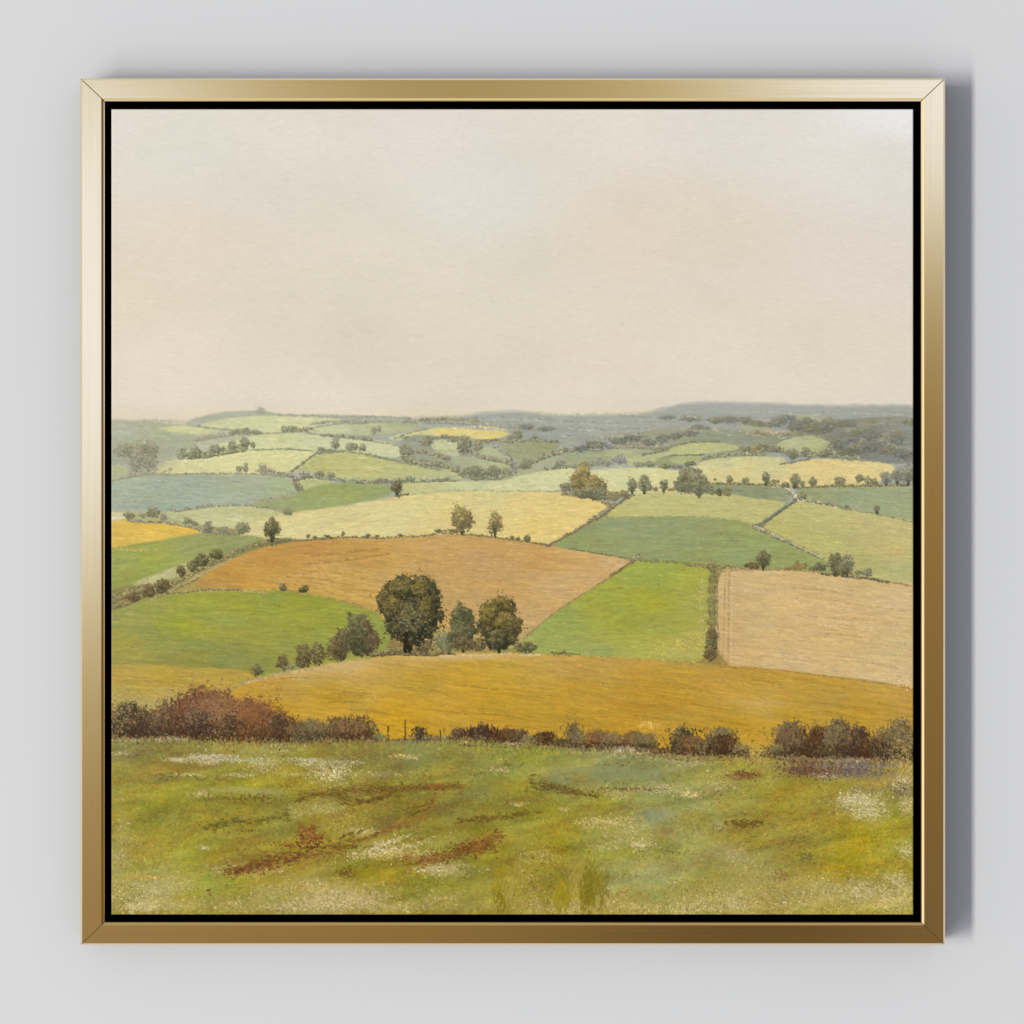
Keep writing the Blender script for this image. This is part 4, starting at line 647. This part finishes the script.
    x = rng.uniform(U0, U1, n); y = rng.uniform(420, V1, n)
    strokes(x, y, rng.uniform(1.5, 4, n), rng.normal(0, 25, n), .7, jit(at(x, y), n, .035, .010), .45)
    # the ruggedness of the paint
    lum = img @ np.array([.3, .6, .1], np.float32)
    sm = lum.copy()
    for ax in (0, 1):
        sm = (np.roll(sm, 2, ax) + np.roll(sm, 1, ax) + sm + np.roll(sm, -1, ax) + np.roll(sm, -2, ax)) / 5
    body = np.where(YY < 412, .45, 1.0)
    relief[:] = np.clip((lum - sm) * 1.1, -.12, .12) * body + body * .05 * noise(6, 1.6, 73, 4, 2) + .022 * noise(1.6, 1.6, 74, 45, 1)
    img = np.clip(img, .02, .97)

paint()

# ================================================================== MATERIALS
def mat(name, **kw):
    m = bpy.data.materials.new(name); m.use_nodes = True
    b = m.node_tree.nodes['Principled BSDF']
    for k, v in kw.items(): b.inputs[k.replace('_', ' ')].default_value = v
    return m, m.node_tree, b
# wall: matt emulsion with a faint roller texture
M_WALL, nt, b = mat('wall_paint', Base_Color=(.70, .70, .70, 1), Roughness=.9); b.inputs['Specular IOR Level'].default_value = .1
tc = nt.nodes.new('ShaderNodeTexCoord'); ns = nt.nodes.new('ShaderNodeTexNoise'); ns.inputs['Scale'].default_value = 420; ns.inputs['Detail'].default_value = 3
bp = nt.nodes.new('ShaderNodeBump'); bp.inputs['Strength'].default_value = .05; bp.inputs['Distance'].default_value = .0004
nt.links.new(tc.outputs['Object'], ns.inputs['Vector']); nt.links.new(ns.outputs['Fac'], bp.inputs['Height']); nt.links.new(bp.outputs['Normal'], b.inputs['Normal'])
# brushed champagne gold metal: fine scratches along each rail
def gold(name, scl):
    m, nt, b = mat(name, Base_Color=(.92, .78, .53, 1), Metallic=1.0, Roughness=.1)
    tc = nt.nodes.new('ShaderNodeTexCoord'); mp = nt.nodes.new('ShaderNodeMapping'); mp.inputs['Scale'].default_value = scl
    ns = nt.nodes.new('ShaderNodeTexNoise'); ns.inputs['Scale'].default_value = 1; ns.inputs['Detail'].default_value = 4
    nt.links.new(tc.outputs['Object'], mp.inputs['Vector']); nt.links.new(mp.outputs['Vector'], ns.inputs['Vector'])
    r = nt.nodes.new('ShaderNodeMapRange'); r.inputs['To Min'].default_value = .07; r.inputs['To Max'].default_value = .15
    nt.links.new(ns.outputs['Fac'], r.inputs['Value']); nt.links.new(r.outputs['Result'], b.inputs['Roughness'])
    bp = nt.nodes.new('ShaderNodeBump'); bp.inputs['Strength'].default_value = .03; bp.inputs['Distance'].default_value = .0002
    nt.links.new(ns.outputs['Fac'], bp.inputs['Height']); nt.links.new(bp.outputs['Normal'], b.inputs['Normal'])
    return m
M_GOLD_H = gold('brushed_gold_across', (6, 900, 900)); M_GOLD_V = gold('brushed_gold_upright', (900, 900, 6))
M_BLACK, nt, b = mat('black_float_tray', Base_Color=(.002, .002, .002, 1), Roughness=.95); b.inputs['Specular IOR Level'].default_value = .0
M_CANVAS, nt, b = mat('oil_paint_on_canvas', Roughness=.62); b.inputs['Specular IOR Level'].default_value = .03
at_ = nt.nodes.new('ShaderNodeAttribute'); at_.attribute_name = 'paint'; nt.links.new(at_.outputs['Color'], b.inputs['Base Color'])
tc = nt.nodes.new('ShaderNodeTexCoord'); w1 = nt.nodes.new('ShaderNodeTexWave'); w1.bands_direction = 'X'; w1.inputs['Scale'].default_value = 230; w1.inputs['Distortion'].default_value = 1.5
w2 = nt.nodes.new('ShaderNodeTexWave'); w2.bands_direction = 'Z'; w2.inputs['Scale'].default_value = 230; w2.inputs['Distortion'].default_value = 1.5
ad = nt.nodes.new('ShaderNodeMath'); ad.operation = 'MAXIMUM'
nt.links.new(tc.outputs['Object'], w1.inputs['Vector']); nt.links.new(tc.outputs['Object'], w2.inputs['Vector']); nt.links.new(w1.outputs['Fac'], ad.inputs[0]); nt.links.new(w2.outputs['Fac'], ad.inputs[1])
bp = nt.nodes.new('ShaderNodeBump'); bp.inputs['Strength'].default_value = .12; bp.inputs['Distance'].default_value = .0001
nt.links.new(ad.outputs[0], bp.inputs['Height']); nt.links.new(bp.outputs['Normal'], b.inputs['Normal'])

# ================================================================== OBJECTS
def link_mesh(name, verts, faces, m, parent=None, smooth=False):
    me = bpy.data.meshes.new(name); me.from_pydata(verts, [], faces); me.materials.append(m)
    if smooth: me.polygons.foreach_set('use_smooth', [True] * len(me.polygons))
    me.update(); o = bpy.data.objects.new(name, me); C.objects.link(o)
    if parent: o.parent = parent
    return o
wall = link_mesh('wall', [(-2.5, 0, -2.5), (2.5, 0, -2.5), (2.5, 0, 2.5), (-2.5, 0, 2.5)], [(0, 1, 2, 3)], M_WALL); wall['kind'] = 'structure'
wall['label'] = 'plain pale grey painted wall behind the framed painting'; wall['category'] = 'wall'

FU0, FV0, FU1, FV1 = 80.1, 78.1, 945.4, 945.3
KZ = .945        # the top and bottom rails show a touch narrower than the uprights
FC = ((FU0 + FU1) / 2, (FV0 + FV1) / 2)
root = bpy.data.objects.new('framed_painting', None); C.objects.link(root)
root.location = (PX(FC[0]), 0, PZ(FC[1]))
root['label'] = 'square oil painting of rolling fields in a champagne gold floater frame on the grey wall'; root['category'] = 'painting'

# profile of a rail: (distance in from the outer edge, height off the wall), both mm
PROFILE = [(0, 0.4), (0, DEPTH - 2.2), (.25, DEPTH - 1.8), (2.05, DEPTH), (21.2, DEPTH), (23.3, DEPTH - 2.1), (23.35, DEPTH - 2.2), (24.1, DEPTH - 2.2), (24.3, DEPTH - 2.5), (24.3, .4)]
hw, hh = (FU1 - FU0) / 2, (FV1 - FV0) / 2
def rail(side):
    n = len(PROFILE); vs = []; g = .16
    loops = []
    for e in (0, 1):
        for bev in ((1, 0) if e == 0 else (0, 1)):          # each end has a tiny eased edge where the mitre meets
            lp = []
            for d, h in PROFILE:
                half = (hw - d if side in 'tb' else hh - d * KZ) - g - (0 if bev else .4)
                hh2 = h - (.55 if bev and h > 2 else 0)
                s = -half if e == 0 else half
                if side == 't': p = (s, -hh2, hh - d * KZ)
                elif side == 'b': p = (s, -hh2, -hh + d * KZ)
                elif side == 'l': p = (-hw + d, -hh2, s)
                else: p = (hw - d, -hh2, s)
                lp.append(len(vs)); vs.append(tuple(q * MM for q in p))
            loops.append(lp)
    fs = []
    for a, b_ in zip(loops[:-1], loops[1:]):
        for k in range(n - 1): fs.append((a[k], a[k + 1], b_[k + 1], b_[k]))
        fs.append((a[n - 1], a[0], b_[0], b_[n - 1]))
    fs.append(tuple(loops[0])); fs.append(tuple(reversed(loops[-1])))
    if side in 'br': pass
    o = link_mesh('frame_rail', vs, fs, M_GOLD_H if side in 'tb' else M_GOLD_V, root)
    import bmesh
    bm = bmesh.new(); bm.from_mesh(o.data); bmesh.ops.recalc_face_normals(bm, faces=bm.faces); bm.to_mesh(o.data); bm.free()
    return o
for s, lab in (('t', 'top gold rail, pale at both ends and tan in the middle'), ('b', 'dark bronze bottom gold rail'), ('l', 'left gold rail, cream above and brown below'), ('r', 'right gold rail, darkening downwards')):
    o = rail(s); o['label'] = lab
# corner plates seen through the hair-thin mitre gaps
M_SEAM, nt, b = mat('mitre_seam', Base_Color=(.20, .11, .04, 1), Roughness=.6)
for sx in (-1, 1):
    for sz in (-1, 1):
        a = .8; bq = 23.6; y = -(DEPTH - 2.2) * MM
        vs = []; w_ = .28                               # thin diagonal web inside the joint
        dgn = [(a + w_, a - 0.), (bq, bq - w_), (bq - w_, bq), (a, a + w_)]
        for y_ in (-2 * MM, y): vs += [(sx * (hw - p) * MM, y_, sz * (hh - q * KZ) * MM) for p, q in dgn]
        link_mesh('mitre_seam', vs, [(0, 1, 2, 3), (4, 5, 6, 7), (0, 1, 5, 4), (1, 2, 6, 5), (2, 3, 7, 6), (3, 0, 4, 7)], M_SEAM, root)

# black tray the canvas floats in: floor plus four lining walls as one mesh
def tray():
    iw, ih = hw - 24.5, hh - 24.5 * KZ
    vs = []; fs = []
    lvl = [(iw, ih, 1.0), (iw, ih, DEPTH - 2.6), (iw - .5, ih - .5, DEPTH - 2.6), (iw - .5, ih - .5, 12.)]
    for a, b_, h in lvl: vs += [(-a * MM, -h * MM, -b_ * MM), (a * MM, -h * MM, -b_ * MM), (a * MM, -h * MM, b_ * MM), (-a * MM, -h * MM, b_ * MM)]
    for l in range(3):
        for k in range(4): fs.append((l * 4 + k, l * 4 + (k + 1) % 4, l * 4 + 4 + (k + 1) % 4, l * 4 + 4 + k))
    fs.append((12, 13, 14, 15)); fs.append((3, 2, 1, 0))
    return link_mesh('float_tray', vs, fs, M_BLACK, root)
tray()

# the canvas: one vertex per touch of paint, its relief modelled in the surface, wrapped over the stretcher edge
def canvas():
    lin = np.where(img <= .04045, img / 12.92, ((img + .055) / 1.055) ** 2.4).astype(np.float32) * 1.005
    N = H * W
    top = DEPTH - 2.2
    x = (U0 + (np.arange(W)) / (W - 1) * (U1 - U0) - FC[0]) * MM
    z = (FC[1] - (V0 + (np.arange(H)) / (H - 1) * (V1 - V0))) * MM
    X, Z = np.meshgrid(x, z)
    ex = np.minimum(np.minimum(np.arange(W)[None, :], W - 1 - np.arange(W)[None, :]) / S, np.minimum(np.arange(H)[:, None], H - 1 - np.arange(H)[:, None]) / S)
    roll = np.clip(1 - ex / 1.0, 0, 1) ** 2 * .35
    Y = -(top - roll + relief * 1.0) * MM
    co = np.stack([X, Y, Z], -1).reshape(-1, 3).astype(np.float32)
    idx = np.arange(N).reshape(H, W)
    f = np.stack([idx[:-1, :-1], idx[1:, :-1], idx[1:, 1:], idx[:-1, 1:]], -1).reshape(-1, 4)
    ring = np.concatenate([idx[0, :-1], idx[:-1, -1], idx[-1, :0:-1], idx[:0:-1, 0]])
    R = len(ring); back = co[ring].copy(); back[:, 1] = -12.5 * MM
    co = np.concatenate([co, back]); rb = N + np.arange(R)
    side = np.stack([ring, np.roll(ring, -1), np.roll(rb, -1), rb], -1)
    f = np.concatenate([f, side]).astype(np.int32)
    me = bpy.data.meshes.new('canvas'); me.vertices.add(len(co)); me.vertices.foreach_set('co', co.ravel())
    me.loops.add(f.size); me.loops.foreach_set('vertex_index', f.ravel())
    me.polygons.add(len(f)); me.polygons.foreach_set('loop_start', np.arange(0, f.size, 4, dtype=np.int32))
    try: me.polygons.foreach_set('loop_total', np.full(len(f), 4, np.int32))
    except Exception: pass
    sm = np.ones(len(f), bool); sm[-R:] = False
    me.polygons.foreach_set('use_smooth', sm)
    me.update(calc_edges=True)
    col = np.ones((len(co), 4), np.float32); col[:N, :3] = lin.reshape(-1, 3); col[N:, :3] = lin.reshape(-1, 3)[ring]
    at2 = me.color_attributes.new('paint', 'FLOAT_COLOR', 'POINT'); at2.data.foreach_set('color', col.ravel())
    me.materials.append(M_CANVAS)
    o = bpy.data.objects.new('canvas', me); C.objects.link(o); o.parent = root
    o['label'] = 'painted canvas: hazy sky over patchwork fields, hedges and trees'
    return o
canvas()

# ================================================================== LIGHT
def area(name, target, tx, tz, dist, w, h, power, col):
    """tall soft strip light at direction (tx, tz per unit of depth) from the target"""
    l = bpy.data.lights.new(name, 'AREA'); l.shape = 'RECTANGLE'; l.size = w; l.size_y = h; l.energy = power; l.color = col
    o = bpy.data.objects.new(name, l); C.objects.link(o)
    o.location = (target[0] + tx * dist, -dist, target[1] + tz * dist)
    from mathutils import Vector
    d = Vector((target[0], 0, target[1])) - o.location
    # keep the strip upright: turn about z only, then no pitch
    o.rotation_euler = (math.radians(90), 0, -math.atan2(d.x, d.y))
    o['kind'] = 'helper'
    return o
A = 20.
area('strip_light', (0, 0), -.78, -.13, A, 2.2, .56 * A, 3200, (.99, .99, .925))  # unseen strip light at the lower left, placed to match the frame's shadow
area('strip_light_low', (0, 0), -.785, -.50, A, 2.2, 1.0 * A, 2400, (.99, .99, .925))  # dimmer second strip added to fade the shadow above the frame

w = bpy.data.worlds.new('World'); bpy.context.scene.world = w; w.use_nodes = True
nt = w.node_tree; nd = nt.nodes; lk = nt.links; bg = nd['Background']
tc = nd.new('ShaderNodeTexCoord'); sp = nd.new('ShaderNodeSeparateXYZ'); lk.new(tc.outputs['Generated'], sp.inputs[0])
def M(op, a, b_=None, c=None, clamp=False):
    n = nd.new('ShaderNodeMath'); n.operation = op; n.use_clamp = clamp
    for k, v in enumerate((a, b_, c)):
        if v is None: continue
        if isinstance(v, (int, float)): n.inputs[k].default_value = v
        else: lk.new(v, n.inputs[k])
    return n.outputs[0]
ux, uy, uz = sp.outputs
ax = M('MULTIPLY', ux, CAM_D / MM); az = M('MULTIPLY', uz, CAM_D / MM)      # where in the frame this direction is mirrored
def blob(x0, z0, sx, sz):
    p = M('DIVIDE', M('SUBTRACT', ax, x0), sx); q = M('DIVIDE', M('SUBTRACT', az, z0), sz)
    r = M('ADD', M('MULTIPLY', p, p), M('MULTIPLY', q, q))
    return M('EXPONENT', M('MULTIPLY', r, -1))
front = M('MULTIPLY', M('SUBTRACT', M('MULTIPLY', uy, -1), .93), 20., clamp=True)        # 1 in a cone behind the viewer
def mixc(f, a, b_):
    n = nd.new('ShaderNodeMix'); n.data_type = 'RGBA'
    if isinstance(f, (int, float)): n.inputs[0].default_value = f
    else: lk.new(f, n.inputs[0])
    for k, v in ((6, a), (7, b_)):
        if isinstance(v, tuple): n.inputs[k].default_value = (*v, 1)
        else: lk.new(v, n.inputs[k])
    return n.outputs[2]
b1 = blob(-500, 210, 270, 330); b2 = blob(500, 440, 320, 184)
dk = blob(240, -430, 170, 240)
wide = blob(500, -500, 620, 420)
room = mixc(wide, (.30, .205, .072), (.222, .147, .054)); room = mixc(dk, room, (.115, .07, .025))                     # dim warm room behind the viewer
mid = blob(60, 430, 330, 200)
room = mixc(mid, room, (.37, .29, .13))
t_ = M('MULTIPLY', M('MAXIMUM', b1, b2), 1.3)                             # two bright glows added for the pale stretches of the rails
room = mixc(M('MULTIPLY', t_, 1.9, clamp=True), room, (.66, .60, .40))
room = mixc(M('SUBTRACT', M('MULTIPLY', t_, 1.9), .8, clamp=True), room, (1.0, 1.10, 1.38))
lf = M('MULTIPLY', M('SUBTRACT', M('MULTIPLY', ux, -1), .75), 5., clamp=True)
rt = M('MULTIPLY', M('SUBTRACT', ux, .75), 5., clamp=True)
up = M('MULTIPLY', M('SUBTRACT', uz, .75), 5., clamp=True)
dn = M('MULTIPLY', M('SUBTRACT', M('MULTIPLY', uz, -1), .75), 5., clamp=True)
amb = (.345, .372, .475)
e = mixc(lf, amb, (1.1, 1.0, .8)); e = mixc(rt, e, (.17, .10, .035)); e = mixc(up, e, (.44, .36, .22)); e = mixc(dn, e, (.75, .68, .48))  # side tones added to the surroundings for the rail bevels to reflect
e = mixc(front, e, room)
lk.new(e, bg.inputs['Color']); bg.inputs['Strength'].default_value = 1.0

# ================================================================== CAMERA
cam = bpy.data.cameras.new('Camera'); co_ = bpy.data.objects.new('Camera', cam); C.objects.link(co_)
co_.location = (0, -(CAM_D + DEPTH * MM), 0); co_.rotation_euler = (math.radians(90), 0, 0)
cam.sensor_width = 36; cam.lens = 36 * CAM_D / 1.024; cam.clip_end = 100
sc = bpy.context.scene; sc.camera = co_
sc.view_settings.view_transform = 'Standard'; sc.view_settings.look = 'None'; sc.view_settings.exposure = 0; sc.view_settings.gamma = 1
sc.render.engine = 'CYCLES'; sc.cycles.caustics_reflective = False; sc.cycles.caustics_refractive = False
